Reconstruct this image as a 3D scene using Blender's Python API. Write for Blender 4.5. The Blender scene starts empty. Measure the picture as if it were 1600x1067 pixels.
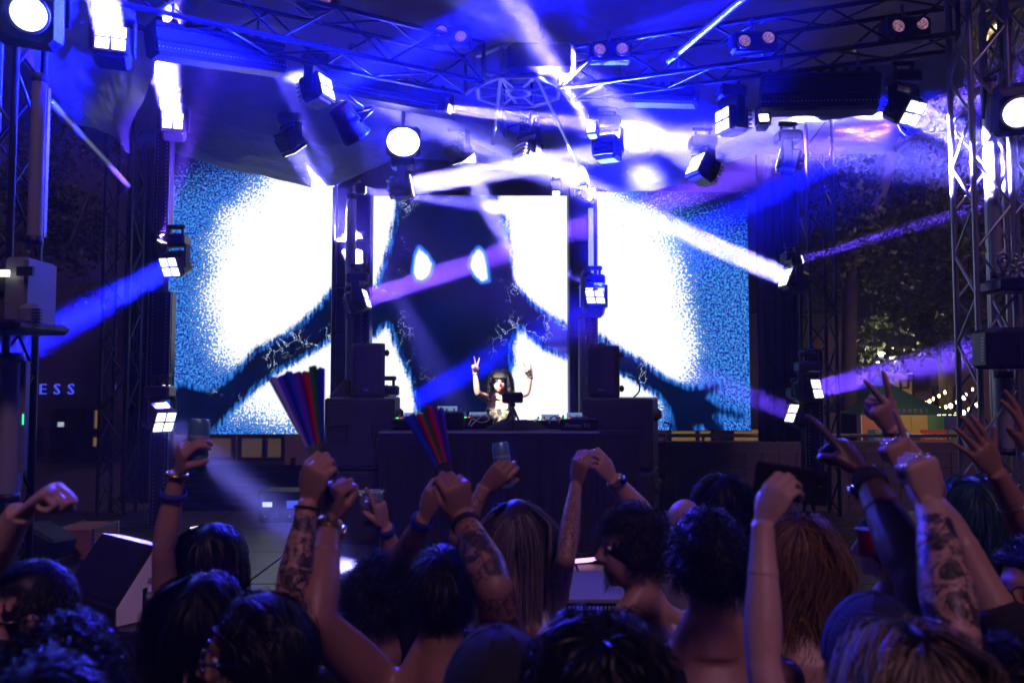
import bpy, bmesh, math, random
import numpy as np
from mathutils import Vector, Matrix, Quaternion
rnd = random.Random(7)
SC = bpy.context.scene
COL = SC.collection
R = math.radians
V = Vector
# ------------------------------------------------------------------ camera
F_PX, PITCH, CAM_Z = 1244.0, math.atan(67 / 1244.0), 2.15
cam = bpy.data.cameras.new('camera')
cam.sensor_width = 36.0
cam.lens = 36.0 * F_PX / 1600.0
cam.clip_start, cam.clip_end = 0.05, 400.0
cam.dof.use_dof = True
cam.dof.focus_distance = 7.6
cam.dof.aperture_fstop = 3.5
cam_ob = bpy.data.objects.new('camera', cam)
cam_ob.location = (0, 0, CAM_Z)
cam_ob.rotation_euler = (R(90) + PITCH, 0, 0)
COL.objects.link(cam_ob)
SC.camera = cam_ob
# ------------------------------------------------------------------ sky, dim pink sun added in place of unseen front wash lamps, exposure
world = bpy.data.worlds.new('World')
SC.world = world
world.use_nodes = True
wn = world.node_tree
sky = wn.nodes.new('ShaderNodeTexSky')
sky.sky_type = 'NISHITA'
sky.sun_disc = False
SUN_EL, SUN_AZ = 46.0, 164.0
sky.sun_elevation = R(SUN_EL)
sky.sun_rotation = R(SUN_AZ)
wn.links.new(sky.outputs[0], wn.nodes['Background'].inputs[0])
wn.nodes['Background'].inputs[1].default_value = 0.0001
sun = bpy.data.lights.new('sun', 'SUN')
sun.energy = 0.52
sun.angle = R(8)
sun.color = (1.0, 0.50, 0.92)
sun_ob = bpy.data.objects.new('sun', sun)
_az, _el = R(SUN_AZ), R(SUN_EL)
_sd = V((math.sin(_az) * math.cos(_el), math.cos(_az) * math.cos(_el), math.sin(_el)))
sun_ob.rotation_euler = (-_sd).to_track_quat('-Z', 'Y').to_euler()
COL.objects.link(sun_ob)
SC.view_settings.view_transform = 'Standard'
SC.view_settings.look = 'None'
SC.view_settings.exposure = 0.15
SC.view_settings.gamma = 1.0
SC.view_settings.use_curve_mapping = False
cy = SC.cycles
SC.render.engine = 'CYCLES'
cy.use_denoising = True
cy.max_bounces = 4
cy.diffuse_bounces = 2
cy.glossy_bounces = 2
cy.transmission_bounces = 4
cy.transparent_max_bounces = 6
cy.volume_bounces = 0
cy.sample_clamp_indirect = 4.0
cy.caustics_reflective = cy.caustics_refractive = False
cy.use_adaptive_sampling = False


_cp, _sp = math.cos(PITCH), math.sin(PITCH)
def P(px, py, Y):
    """photo pixel (1600 x 1067) + real depth Y -> the point where that thing stands"""
    dx, dy = (px - 800.0) / F_PX, -(py - 533.5) / F_PX
    d = V((dx, _cp - dy * _sp, _sp + dy * _cp))
    d *= Y / d.y
    return V((d.x, d.y, CAM_Z + d.z))


# ------------------------------------------------------------------ helpers
def node_mat(name):
    m = bpy.data.materials.new(name)
    m.use_nodes = True
    nt = m.node_tree
    return m, nt, nt.nodes['Principled BSDF']


def surf(name, col, rough=0.5, metal=0.0, var=0.25, scale=12.0, bump=0.0, bscale=60.0, spec=0.5, sheen=0.0, coords='Object'):
    """procedural surface: base colour broken by noise, roughness wear, fine bump"""
    m, nt, b = node_mat(name)
    N, L = nt.nodes, nt.links
    tc = N.new('ShaderNodeTexCoord')
    n1 = N.new('ShaderNodeTexNoise')
    n1.inputs['Scale'].default_value = scale
    n1.inputs['Detail'].default_value = 6
    L.new(tc.outputs[coords], n1.inputs['Vector'])
    mx = N.new('ShaderNodeMix')
    mx.data_type = 'RGBA'
    mx.inputs[6].default_value = (*[c * (1 - var) for c in col], 1)
    mx.inputs[7].default_value = (*[min(1, c * (1 + var)) for c in col], 1)
    L.new(n1.outputs[0], mx.inputs[0])
    L.new(mx.outputs[2], b.inputs['Base Color'])
    mr = N.new('ShaderNodeMapRange')
    mr.inputs[3].default_value = max(0.03, rough - 0.12)
    mr.inputs[4].default_value = min(1, rough + 0.12)
    L.new(n1.outputs[0], mr.inputs[0])
    L.new(mr.outputs[0], b.inputs['Roughness'])
    b.inputs['Metallic'].default_value = metal
    b.inputs['Specular IOR Level'].default_value = spec
    if bump:
        n2 = N.new('ShaderNodeTexNoise')
        n2.inputs['Scale'].default_value = bscale
        n2.inputs['Detail'].default_value = 4
        L.new(tc.outputs[coords], n2.inputs['Vector'])
        bp = N.new('ShaderNodeBump')
        bp.inputs['Strength'].default_value = bump
        bp.inputs['Distance'].default_value = 0.01
        L.new(n2.outputs[0], bp.inputs['Height'])
        L.new(bp.outputs[0], b.inputs['Normal'])
    return m


def glow(name, col, strength):
    m, nt, b = node_mat(name)
    b.inputs['Base Color'].default_value = (0.02, 0.02, 0.03, 1)
    b.inputs['Emission Color'].default_value = (*col, 1)
    b.inputs['Emission Strength'].default_value = strength
    return m


class MB:
    """collects shapes, builds ONE mesh object"""
    def __init__(s):
        s.v, s.f, s.smooth = [], [], []

    def add(s, vs, fs, sm=False):
        o = len(s.v)
        s.v += [tuple(p) for p in vs]
        s.f += [tuple(i + o for i in f) for f in fs]
        s.smooth += [sm] * len(fs)
        return s

    def box(s, c, size, rot=None, bev=0.0):
        c = V(c)
        hx, hy, hz = size[0] / 2, size[1] / 2, size[2] / 2
        M = rot if rot is not None else Matrix.Identity(3)
        if bev <= 0:
            vs = [c + M @ V((x, y, z)) for z in (-hz, hz) for y in (-hy, hy) for x in (-hx, hx)]
            fs = [(0, 2, 3, 1), (4, 5, 7, 6), (0, 1, 5, 4), (2, 6, 7, 3), (0, 4, 6, 2), (1, 3, 7, 5)]
            return s.add(vs, fs)
        b = min(bev, hx * .9, hy * .9, hz * .9)
        # chamfered box: octagon rings
        def ring(z, k):
            ax, ay = hx - k, hy - k
            e = b if k == 0 else b * .6
            return [c + M @ V(p) for p in ((-ax + e, -ay, z), (ax - e, -ay, z), (ax, -ay + e, z), (ax, ay - e, z),
                                            (ax - e, ay, z), (-ax + e, ay, z), (-ax, ay - e, z), (-ax, -ay + e, z))]
        vs = ring(-hz, b) + ring(-hz + b, 0) + ring(hz - b, 0) + ring(hz, b)
        fs = [tuple(range(7, -1, -1)), tuple(range(24, 32))]
        for k in range(3):
            for i in range(8):
                j = (i + 1) % 8
                fs.append((k * 8 + i, k * 8 + j, k * 8 + 8 + j, k * 8 + 8 + i))
        return s.add(vs, fs)

    def path(s, pts, rad, n=8, closed=False, cap=True, sm=True, up=None, flat=1.0):
        pts = [V(p) for p in pts]
        m = len(pts)
        if not hasattr(rad, '__len__'):
            rad = [rad] * m
        vs, fs = [], []
        prev = None
        for i, p in enumerate(pts):
            if closed:
                t = pts[(i + 1) % m] - pts[i - 1]
            else:
                t = pts[min(i + 1, m - 1)] - pts[max(i - 1, 0)]
            t.normalize()
            if prev is None:
                a = V(up) if up is not None else (V((0, 0, 1)) if abs(t.z) < .9 else V((1, 0, 0)))
                u = a - t * a.dot(t)
            else:
                u = prev - t * prev.dot(t)
            u.normalize()
            prev = u
            w = t.cross(u)
            for k in range(n):
                an = 2 * math.pi * k / n
                vs.append(p + u * (math.cos(an) * rad[i]) + w * (math.sin(an) * rad[i] * flat))
        for i in range(m if closed else m - 1):
            a, b = i * n, ((i + 1) % m) * n
            for k in range(n):
                q = (k + 1) % n
                fs.append((a + k, a + q, b + q, b + k))
        if cap and not closed:
            fs.append(tuple(range(n - 1, -1, -1)))
            fs.append(tuple(range((m - 1) * n, m * n)))
        return s.add(vs, fs, sm)

    def tube(s, a, b, r, n=8, r2=None):
        return s.path([a, b], [r, r if r2 is None else r2], n)

    def lathe(s, prof, n=20, M=None, cap=True):
        """prof: (radius, z) list; M: 4x4"""
        vs, fs = [], []
        M = M or Matrix.Identity(4)
        for r, z in prof:
            for k in range(n):
                a = 2 * math.pi * k / n
                vs.append(M @ V((r * math.cos(a), r * math.sin(a), z)))
        for i in range(len(prof) - 1):
            for k in range(n):
                q = (k + 1) % n
                fs.append((i * n + k, i * n + q, i * n + n + q, i * n + n + k))
        if cap:
            fs.append(tuple(range(n - 1, -1, -1)))
            fs.append(tuple(range((len(prof) - 1) * n, len(prof) * n)))
        return s.add(vs, fs, True)

    def quad(s, a, b, c, d):
        return s.add([a, b, c, d], [(0, 1, 2, 3)])

    def prism(s, poly, depth, M=None):
        """poly: 2D (x,z) outline extruded along y by depth"""
        M = M or Matrix.Identity(4)
        n = len(poly)
        vs = [M @ V((x, -depth / 2, z)) for x, z in poly] + [M @ V((x, depth / 2, z)) for x, z in poly]
        fs = [tuple(range(n)), tuple(range(2 * n - 1, n - 1, -1))]
        for i in range(n):
            j = (i + 1) % n
            fs.append((j, i, n + i, n + j))
        return s.add(vs, fs)

    def build(s, name, mat=None, parent=None, world=True):
        me = bpy.data.meshes.new(name)
        vs = s.v
        if parent is not None and world:
            o = WL.get(parent.name, V((0, 0, 0)))
            vs = [(x - o.x, y - o.y, z - o.z) for x, y, z in vs]
        me.from_pydata(vs, [], s.f)
        me.polygons.foreach_set('use_smooth', s.smooth)
        me.update()
        return link(name, me, mat, parent)


WL = {}      # world location of un-rotated things, so that parts may be modelled where they stand


def link(name, me, mat=None, parent=None):
    if mat is not None and not me.materials:
        me.materials.append(mat)
    o = bpy.data.objects.new(name, me)
    COL.objects.link(o)
    if parent is not None:
        o.parent = parent
        WL[o.name] = WL.get(parent.name, V((0, 0, 0)))
    return o


def tag(o, label=None, cat=None, group=None, kind=None):
    if label: o['label'] = label
    if cat: o['category'] = cat
    if group: o['group'] = group
    if kind: o['kind'] = kind
    return o


def thing(name, label, cat, loc=(0, 0, 0), group=None):
    o = bpy.data.objects.new(name, None)
    o.empty_display_size = 0.1
    o.location = loc
    COL.objects.link(o)
    WL[o.name] = V(loc)
    return tag(o, label, cat, group)


def copy_tree(o, parent=None):
    c = o.copy()
    COL.objects.link(c)
    if parent is not None:
        c.parent = parent
    for ch in list(o.children):
        copy_tree(ch, c)
    return c


def struct(o):
    o['kind'] = 'structure'
    return o


def cells(o, mesh, mats, parent, name):
    """many alike pieces sharing one mesh"""
    for M in mats:
        c = bpy.data.objects.new(name, mesh)
        COL.objects.link(c)
        c.parent = parent
        c.matrix_local = M


BLK = surf('black_paint', (0.012, 0.012, 0.014), 0.42, 0, .3, 20, .15, 90)
BLKM = surf('black_metal', (0.02, 0.02, 0.024), 0.35, 0.6, .3, 18, .1, 80)
ALU = surf('aluminium_truss', (0.42, 0.43, 0.46), 0.34, 0.9, .25, 14, .1, 120)
STEEL = surf('grey_steel', (0.28, 0.29, 0.32), 0.4, 0.8, .3, 16, .1, 90)
CLOTH_BLK = surf('black_cloth', (0.010, 0.010, 0.013), 0.92, 0, .35, 30, .5, 220)
GREYP = surf('pale_plastic', (0.30, 0.31, 0.34), 0.4, 0, .12, 10, .05, 80)
RUBBER = surf('black_rubber', (0.015, 0.015, 0.015), 0.6, 0, .3, 30)
LENS = glow('led_lens', (0.80, 0.78, 1.0), 2.4)
LENS_W = glow('white_lamp_lens', (0.80, 0.95, 1.0), 5.0)
# ------------------------------------------------------------------ haze
def make_haze(x0, x1, y0, y1, z0, z1, dens):
    o = MB().box(((x0 + x1) / 2, (y0 + y1) / 2, (z0 + z1) / 2), (x1 - x0, y1 - y0, z1 - z0)).build('haze')
    m = bpy.data.materials.new('haze_air')
    m.use_nodes = True
    nt = m.node_tree
    nt.nodes.clear()
    out = nt.nodes.new('ShaderNodeOutputMaterial')
    pv = nt.nodes.new('ShaderNodeVolumePrincipled')
    pv.inputs['Color'].default_value = (0.92, 0.93, 0.97, 1)
    pv.inputs['Density'].default_value = dens
    pv.inputs['Anisotropy'].default_value = 0.45
    nt.links.new(pv.outputs[0], out.inputs['Volume'])
    o.data.materials.append(m)
    tag(o, 'thin stage haze that makes the light beams visible', None, None, 'stuff')
    return o
make_haze(-30, 30, -6, 62, -1.0, 16, 0.0026)

# ------------------------------------------------------------------ LED screens
Y_SCR = 9.6
def poly_sdf(px, py, poly):
    """signed distance, negative inside; px, py arrays"""
    d = np.full(px.shape, 1e9)
    inside = np.zeros(px.shape, bool)
    n = len(poly)
    for i in range(n):
        ax, ay = poly[i]
        bx, by = poly[(i + 1) % n]
        ex, ey = bx - ax, by - ay
        t = np.clip(((px - ax) * ex + (py - ay) * ey) / (ex * ex + ey * ey + 1e-9), 0, 1)
        d = np.minimum(d, (px - ax - t * ex) ** 2 + (py - ay - t * ey) ** 2)
        if abs(by - ay) > 1e-9:
            c = ((ay > py) != (by > py)) & (px < ex * (py - ay) / (by - ay) + ax)
            inside ^= c
    d = np.sqrt(d)
    return np.where(inside, -d, d)

FIG = [(626, 280), (619, 330), (611, 375), (598, 415), (588, 448), (560, 452), (518, 452), (500, 476), (470, 505), (440, 526), (400, 546), (362, 585),
       (334, 608), (305, 605), (285, 598), (268, 606), (262, 640), (264, 700), (318, 700), (335, 672), (368, 638), (402, 605), (440, 577), (480, 555), (518, 532), (560, 520),
       (585, 526), (605, 505), (617, 535), (630, 566), (643, 596), (650, 630), (650, 700), (790, 700), (792, 600), (802, 570), (800, 540), (812, 511), (826, 524), (850, 545),
       (886, 560), (932, 566), (985, 591), (1028, 618), (1045, 640), (1058, 700), (1090, 700), (1088, 668), (1096, 668), (1128, 700), (1160, 700), (1128, 664), (1118, 650), (1140, 651), (1162, 655),
       (1166, 647), (1150, 640), (1126, 634), (1108, 621), (1128, 606), (1127, 596), (1105, 602), (1078, 606), (1040, 590), (1000, 562), (960, 540), (932, 522), (886, 508),
       (860, 494), (832, 474), (812, 446), (802, 405), (792, 352), (780, 318), (772, 280)]
EAR = [[(655, 386), (668, 398), (677, 412), (672, 430), (662, 439), (650, 438), (645, 425), (648, 400)],
       [(747, 386), (757, 396), (762, 420), (764, 439), (752, 441), (740, 430), (733, 415), (738, 398)]]
WHITE = [(432, 262), (388, 305), (356, 335), (335, 385), (327, 440), (325, 505), (334, 555), (372, 566), (392, 585), (372, 640), (430, 655), (520, 690), (700, 720), (1000, 690),
         (1010, 640), (1058, 612), (1084, 585), (1084, 520), (1070, 450), (1062, 400), (1040, 362), (1000, 335), (955, 306), (950, 250)]
DARKC = [(1010, 250), (1000, 318), (1060, 330), (1110, 352), (1150, 368), (1200, 372), (1200, 200)]

def art_material():
    m, nt, b = node_mat('screen_picture')
    N, L = nt.nodes, nt.links
    def attr(n):
        a = N.new('ShaderNodeAttribute'); a.attribute_name = n
        return a.outputs['Fac']
    def mth(op, a, b_=None, c=None):
        n = N.new('ShaderNodeMath'); n.operation = op
        for i, x in enumerate((a, b_, c)):
            if x is None: continue
            if isinstance(x, (int, float)): n.inputs[i].default_value = x
            else: L.new(x, n.inputs[i])
        return n.outputs[0]
    def rng(x, a, b_, c=0.0, d=1.0):
        n = N.new('ShaderNodeMapRange'); n.clamp = True
        L.new(x, n.inputs[0])
        for i, q in enumerate((a, b_, c, d)): n.inputs[i + 1].default_value = q
        return n.outputs[0]
    def mix(f, a, b_):
        n = N.new('ShaderNodeMix'); n.data_type = 'RGBA'
        L.new(f, n.inputs[0])
        for i, x in ((6, a), (7, b_)):
            if isinstance(x, tuple): n.inputs[i].default_value = (*x, 1)
            else: L.new(x, n.inputs[i])
        return n.outputs[2]
    tc = N.new('ShaderNodeTexCoord')
    def noise(sc, det=2, rough=.5, dist=0.0):
        n = N.new('ShaderNodeTexNoise')
        n.inputs['Scale'].default_value = sc; n.inputs['Detail'].default_value = det
        n.inputs['Roughness'].default_value = rough; n.inputs['Distortion'].default_value = dist
        L.new(tc.outputs['Object'], n.inputs['Vector'])
        return n.outputs[0]
    fig, wht, ear, drk = attr('fig'), attr('wht'), attr('ear'), attr('drk')
    grain = noise(34, 1, .7)
    grain2 = noise(80, 0)
    big = noise(1.6, 3)
    # blue grainy field
    spk = rng(mth('ADD', mth('MULTIPLY', grain, 1.0), mth('MULTIPLY', mth('SUBTRACT', grain2, .5), .35)), .40, .64)
    field = mix(spk, (0.0, 0.018, 0.30), (0.07, 0.32, 0.85))
    # darkness at the top outer corners
    dk = rng(mth('ADD', drk, mth('MULTIPLY', mth('SUBTRACT', grain, .5), 160.0)), -28, 34)
    field = mix(dk, (0.0, 0.002, 0.045), field)
    # white glow eats the field with a grainy boundary
    w = mth('ADD', wht, mth('MULTIPLY', mth('SUBTRACT', grain, .5), 130.0))
    w = mth('ADD', w, mth('MULTIPLY', mth('SUBTRACT', big, .5), 60.0))
    wf = rng(w, 9, -9)
    base = mix(wf, field, (0.98, 1.02, 1.06))
    # the dark figure, with a streaky blue fringe
    mp = N.new('ShaderNodeMapping'); mp.inputs['Scale'].default_value = (26, 26, 5); mp.inputs['Rotation'].default_value = (0, .25, 0)
    L.new(tc.outputs['Object'], mp.inputs[0])
    st = N.new('ShaderNodeTexNoise'); st.inputs['Scale'].default_value = 1.0; st.inputs['Detail'].default_value = 3
    L.new(mp.outputs[0], st.inputs['Vector'])
    streak = st.outputs[0]
    amp = attr('amp')
    fd = mth('ADD', fig, mth('MULTIPLY', amp, mth('MULTIPLY', mth('SUBTRACT', streak, .5), 12.0)))
    fd = mth('ADD', fd, mth('MULTIPLY', amp, mth('MULTIPLY', mth('SUBTRACT', grain, .5), 9.0)))
    body = mix(rng(big, .35, .7), (0.0, 0.002, 0.012), (0.0, 0.006, 0.05))
    fringe = mix(rng(streak, .42, .6), (0.0, 0.03, 0.22), (0.03, 0.22, 0.75))
    c1 = mix(rng(fd, 6, 0), base, fringe)
    c2 = mix(rng(fd, 0, -7), c1, body)
    # ear drops (clear holes in the figure)
    ed = mth('ADD', ear, mth('MULTIPLY', mth('SUBTRACT', streak, .5), 4.0))
    c3 = mix(rng(ed, 5, 1), c2, (0.02, 0.2, 0.7))
    c4 = mix(rng(ed, 0, -3), c3, (0.95, 1.0, 1.05))
    # thin lightning lines inside the figure near its edge
    cn = noise(5.0, 5, .62, .6)
    line = rng(mth('ABSOLUTE', mth('SUBTRACT', cn, .5)), .010, .002)
    mask = mth('MULTIPLY', rng(fig, -40, -12), rng(fig, 0, -4))
    mask = mth('MULTIPLY', mask, rng(noise(2.3, 2), .50, .60))
    mask = mth('MULTIPLY', mask, rng(amp, .45, .8))
    c5 = mix(mth('MULTIPLY', line, mask), c4, (0.75, 0.9, 1.1))
    # LED cell raster
    wv = N.new('ShaderNodeTexVoronoi')
    L.new(c5, b.inputs['Emission Color'])
    b.inputs['Emission Strength'].default_value = 1.0
    b.inputs['Base Color'].default_value = (0.0006, 0.0006, 0.0008, 1)
    b.inputs['Roughness'].default_value = 0.6
    b.inputs['Specular IOR Level'].default_value = 0.02
    N.remove(wv)
    return m
ART = art_material()

def inv_px(x, y, z):
    """plane point -> photo pixel coordinates (used only to lay the flat picture out on its screens)"""
    z = z - CAM_Z
    fw = y * _cp + z * _sp
    up = -y * _sp + z * _cp
    return 800 + F_PX * x / fw, 533.5 - F_PX * up / fw

def led_screen(px0, px1, py0, py1, Y, label):
    a, b = P(px0, py0, Y), P(px1, py1, Y)
    x0, x1, z0, z1 = a.x, b.x, b.z, a.z
    t = thing('led_screen', label, 'screen', ((x0 + x1) / 2, Y, z0), 'LED screens across the back of the stage')
    nx, nz = int((x1 - x0) / .035) + 1, int((z1 - z0) / .035) + 1
    X, Z = np.meshgrid(np.linspace(x0, x1, nx), np.linspace(z0, z1, nz))
    px, py = inv_px(X, Y, Z)
    me = bpy.data.meshes.new('picture')
    vs = np.stack([X - (x0 + x1) / 2, np.zeros_like(X), Z - z0], -1).reshape(-1, 3)
    i = np.arange(nx * nz).reshape(nz, nx)
    f = np.stack([i[:-1, :-1], i[:-1, 1:], i[1:, 1:], i[1:, :-1]], -1).reshape(-1, 4)
    me.from_pydata(vs.tolist(), [], f.tolist())
    ear = np.minimum(poly_sdf(px, py, EAR[0]), poly_sdf(px, py, EAR[1]))
    for nm, val in (('fig', poly_sdf(px, py, FIG)), ('wht', poly_sdf(px, py, WHITE)), ('ear', ear), ('amp', np.clip(1.0 - .75 * (np.clip((px - 1010) / 40, 0, 1) + np.clip((350 - px) / 40, 0, 1)), 0.2, 1)),
                    ('drk', np.minimum(poly_sdf(px, py, DARKC), (py - 300) + (px - 270) * .35 + np.where(px > 600, 900, 0)))):
        at = me.attributes.new(nm, 'FLOAT', 'POINT')
        at.data.foreach_set('value', val.astype(np.float32).ravel())
    link('picture', me, ART, t)
    fr = MB()
    fr.box(((x0 + x1) / 2, Y + .065, (z0 + z1) / 2), (x1 - x0 + .02, .11, z1 - z0 + .02))
    fr.build('cabinet', BLK, t)
    return t
led_screen(268, 518, 236, 678, Y_SCR, 'LED screen with the reaching dark hand at lower left of the glowing white field')
led_screen(581, 887, 306, 656, Y_SCR + .15, 'middle LED screen behind the performer showing the dark hooded head and bright ear drops')
led_screen(933, 1173, 300, 672, Y_SCR, 'LED screen with the spread dark fingers beside the black drape')
# ------------------------------------------------------------------ ground and surroundings
DECKM = surf('stage_plywood', (0.030, 0.028, 0.03), 0.38, 0, .45, 3.0, .25, 40)
ASPH = surf('asphalt', (0.045, 0.045, 0.05), 0.8, 0, .35, 5, .5, 160)
CONC = surf('concrete_tile', (0.11, 0.095, 0.08), 0.8, 0, .3, 4, .35, 60)
BRICKW = surf('far_facade', (0.16, 0.12, 0.10), 0.85, 0, .3, 2, .2, 30)
WOODW = surf('green_board', (0.045, 0.05, 0.035), 0.7, 0, .3, 5, .2, 40)
g = MB()
g.quad((-60, -20, 0), (60, -20, 0), (60, 62, 0), (-60, 62, 0))
struct(g.build('ground', ASPH))

SZ = 0.70       # stage height
stage = struct(bpy.data.objects.new('stage', None)); COL.objects.link(stage)
sb = MB()
sb.box((-.1, 7.0, (SZ - .03) / 2), (10.6, 4.5, SZ - .03))
struct(sb.build('stage_base', CLOTH_BLK, stage))
pm = MB().box((0, 0, 0), (1.21, 1.11, .03), bev=.004)
pmesh = pm.build('deck_panel', DECKM).data
bpy.data.objects.remove(bpy.data.objects['deck_panel'])
mats = []
for i in range(9):
    for j in range(4):
        mats.append(Matrix.Translation((-5.0 + i * 1.225, 5.32 + j * 1.12, SZ - .013 + rnd.uniform(-.0015, .0015))))
cells(stage, pmesh, mats, stage, 'deck_panel')

# tiled wall behind the stage with a rail on top
YW = 11.2
wall = thing('tiled_wall', 'low tiled concrete wall with a metal rail behind the stage', 'wall', (0, YW, 0))
wb = MB().box((4.1, YW + .16, .67), (6.0, .3, 1.34))
wb.build('wall_core', CONC, wall)
tm = MB().box((0, 0, 0), (.232, .02, .232), bev=.005).build('tile', CONC)
tmesh = tm.data; bpy.data.objects.remove(tm)
tl = []
for i in range(54):
    x = -5.75 + i * .24
    pxx = inv_px(x, YW, 1.0)[0]
    if not (1030 < pxx < 1520): continue
    for j in range(5):
        tl.append(Matrix.Translation((x, rnd.uniform(-.012, -.004), .14 + j * .24)))
cells(wall, tmesh, tl, wall, 'tile')
rl = MB().tube((1.2, YW + .1, 1.43), (7.0, YW + .1, 1.43), .025)
for i in range(5):
    rl.tube((1.3 + i * 1.4, YW + .1, 1.34), (1.3 + i * 1.4, YW + .1, 1.43), .02)
rl.build('rail', STEEL, wall)
# tan timber panel seen under the left screen
hb = thing('timber_hoarding', 'dark green timber hoarding boards under the left screen', 'hoarding', P(340, 690, 10.9))
for k in range(10):
    z0 = .22 + k * .088
    MB().box((P(365, 700, 10.9).x, 10.9, z0), (1.9, .03, .083), bev=.004).build('board', WOODW, hb)
sh = P(400, 600, 10.9)
for xx in (-.80, .80):
    MB().box((P(365, 700, 10.9).x + xx, 10.94, .6), (.06, .05, 1.1)).build('post', BLK, hb)

# ---- far shops behind the wall (right) : dim facade with lit windows
WARM = glow('warm_window', (1.0, 0.58, 0.20), 0.13)
WARM_B = glow('warm_bulb', (1.0, 0.75, 0.35), 14.0)
DIMW = glow('dim_tan_window', (1.0, .6, .25), .05)
COOLW = glow('cool_window', (0.75, 0.85, 1.0), 1.2)
def window(b, x, z, w, h, Y, mat, nm='window'):
    f = MB()
    for sx in (-1, 1): f.box((x + sx * (w / 2 + .03), Y - .05, z), (.06, .1, h + .12))
    for szz in (-1, 1): f.box((x, Y - .05, z + szz * (h / 2 + .03)), (w, .098, .06))
    fo = f.build(nm, BLK, b)
    MB().box((x, Y - .005, z), (w, .02, h)).build('pane', mat, fo)
b1 = thing('shop_building', 'dark low shop building with warm lit windows behind the right of the wall', 'building', P(1150, 690, 19))
p0 = P(1150, 690, 19)
MB().box((p0.x, 19.6, 1.9), (5.4, 1.2, 3.8)).build('wall', BRICKW, b1)
for px, w in ((1068, .6), (1100, .3), (1175, .9), (1225, .7)):
    window(b1, P(px, 682, 19).x, P(px, 682, 19).z, w, .35, 19, WARM)
MB().box((p0.x, 19.4, 3.86), (5.6, 1.5, .12)).build('roof', BLK, b1)
b1b = thing('shop_building', 'dark shop front with small amber windows seen under the left screen', 'building', P(400, 690, 17))
q0 = P(420, 690, 17)
MB().box((q0.x, 17.6, 1.7), (4.4, 1.2, 3.4)).build('wall', BRICKW, b1b)
for px, w in ((345, .5), (395, .45), (430, .3)):
    window(b1b, P(px, 699, 17).x, P(px, 699, 17).z, w, .40, 17, DIMW)
MB().box((q0.x, 17.4, 3.45), (4.6, 1.5, .1)).build('roof', BLK, b1b)
# left building with the blue letters
b2 = thing('office_building', 'dark office building with spaced blue sign letters beyond the left of the stage', 'building', P(60, 600, 22))
c0 = P(60, 600, 22)
MB().box((c0.x, 23.0, 4.5), (13, 2, 9)).build('wall', surf('dark_cladding', (0.05, .045, .05), .6), b2)
for px, py, w, h, mt in ((97, 664, .22, .18, COOLW), (100, 690, .55, .7, BLK), (110, 655, .8, .5, BLK), (153, 655, .16, .5, WARM), (152, 690, .2, .25, WARM), (40, 690, .9, .7, BLK)):
    q = P(px, py, 22)
    window(b2, q.x, q.z, w, h, 22, mt)
SIGNB = glow('blue_letters', (0.06, 0.08, 1.0), 0.9)
def letters(txt, p, size, mat, parent, extr=.03, gap=0.0, rot=None):
    """each character a mesh of its own"""
    x = 0
    for ch in txt:
        if ch == ' ':
            x += size * .45; continue
        cu = bpy.data.curves.new('letter', 'FONT')
        cu.body = ch; cu.size = size; cu.extrude = extr; cu.resolution_u = 2
        o = bpy.data.objects.new('letter', cu)
        COL.objects.link(o)
        dg = bpy.context.evaluated_depsgraph_get()
        me = bpy.data.meshes.new_from_object(o.evaluated_get(dg))
        bpy.data.objects.remove(o)
        xs = [v.co.x for v in me.vertices]
        if not xs: continue
        w0, w1 = min(xs), max(xs)
        me.transform(Matrix.Translation((-w0, 0, 0)))
        me.materials.clear(); me.materials.append(mat)
        l = bpy.data.objects.new('letter', me)
        COL.objects.link(l)
        l.parent = parent
        b = WL.get(parent.name, V())
        l.matrix_local = Matrix.Translation(V(p) - b) @ (rot or Matrix.Rotation(R(90), 4, 'X')) @ Matrix.Translation((x, 0, 0))
        x += (w1 - w0) + size * .12 + gap
    return x
letters('ESS', P(62, 616, 21.8), .42, SIGNB, b2, .03, .17)
letters('I', P(178, 614, 21.8), .36, SIGNB, b2, .03)

# ---- right: tent, string lights, lantern, trees
lant = thing('lantern_post', 'tall lamp post with a bright white pagoda lantern above the market tent', 'street lamp', (P(1376, 600, 20).x, 20, 0))
lp = P(1376, 572, 20)
MB().tube((lp.x, 20, 0), (lp.x, 20, lp.z), .05, 8, .035).build('post', BLK, lant)
MB().lathe([(.02, .30), (.3, .16), (.34, .12), (.08, .11)], 12, Matrix.Translation((lp.x, 20, lp.z))).build('cap', BLK, lant)
MB().lathe([(.05, .24), (.11, .2), (.12, .0), (.06, -.04)], 12, Matrix.Translation((lp.x, 20, lp.z + .12))).build('globe', glow('lantern_glass', (.9, .9, 1), 10), lant)
def point(nm, p, e, col, r=.1, parent=None):
    l = bpy.data.lights.new(nm, 'POINT'); l.energy = e; l.color = col; l.shadow_soft_size = r
    o = bpy.data.objects.new(nm, l); COL.objects.link(o); o.location = p
    return o
point('lantern_light', (lp.x, 19.4, lp.z + .25), 60, (1, .85, .6))

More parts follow.
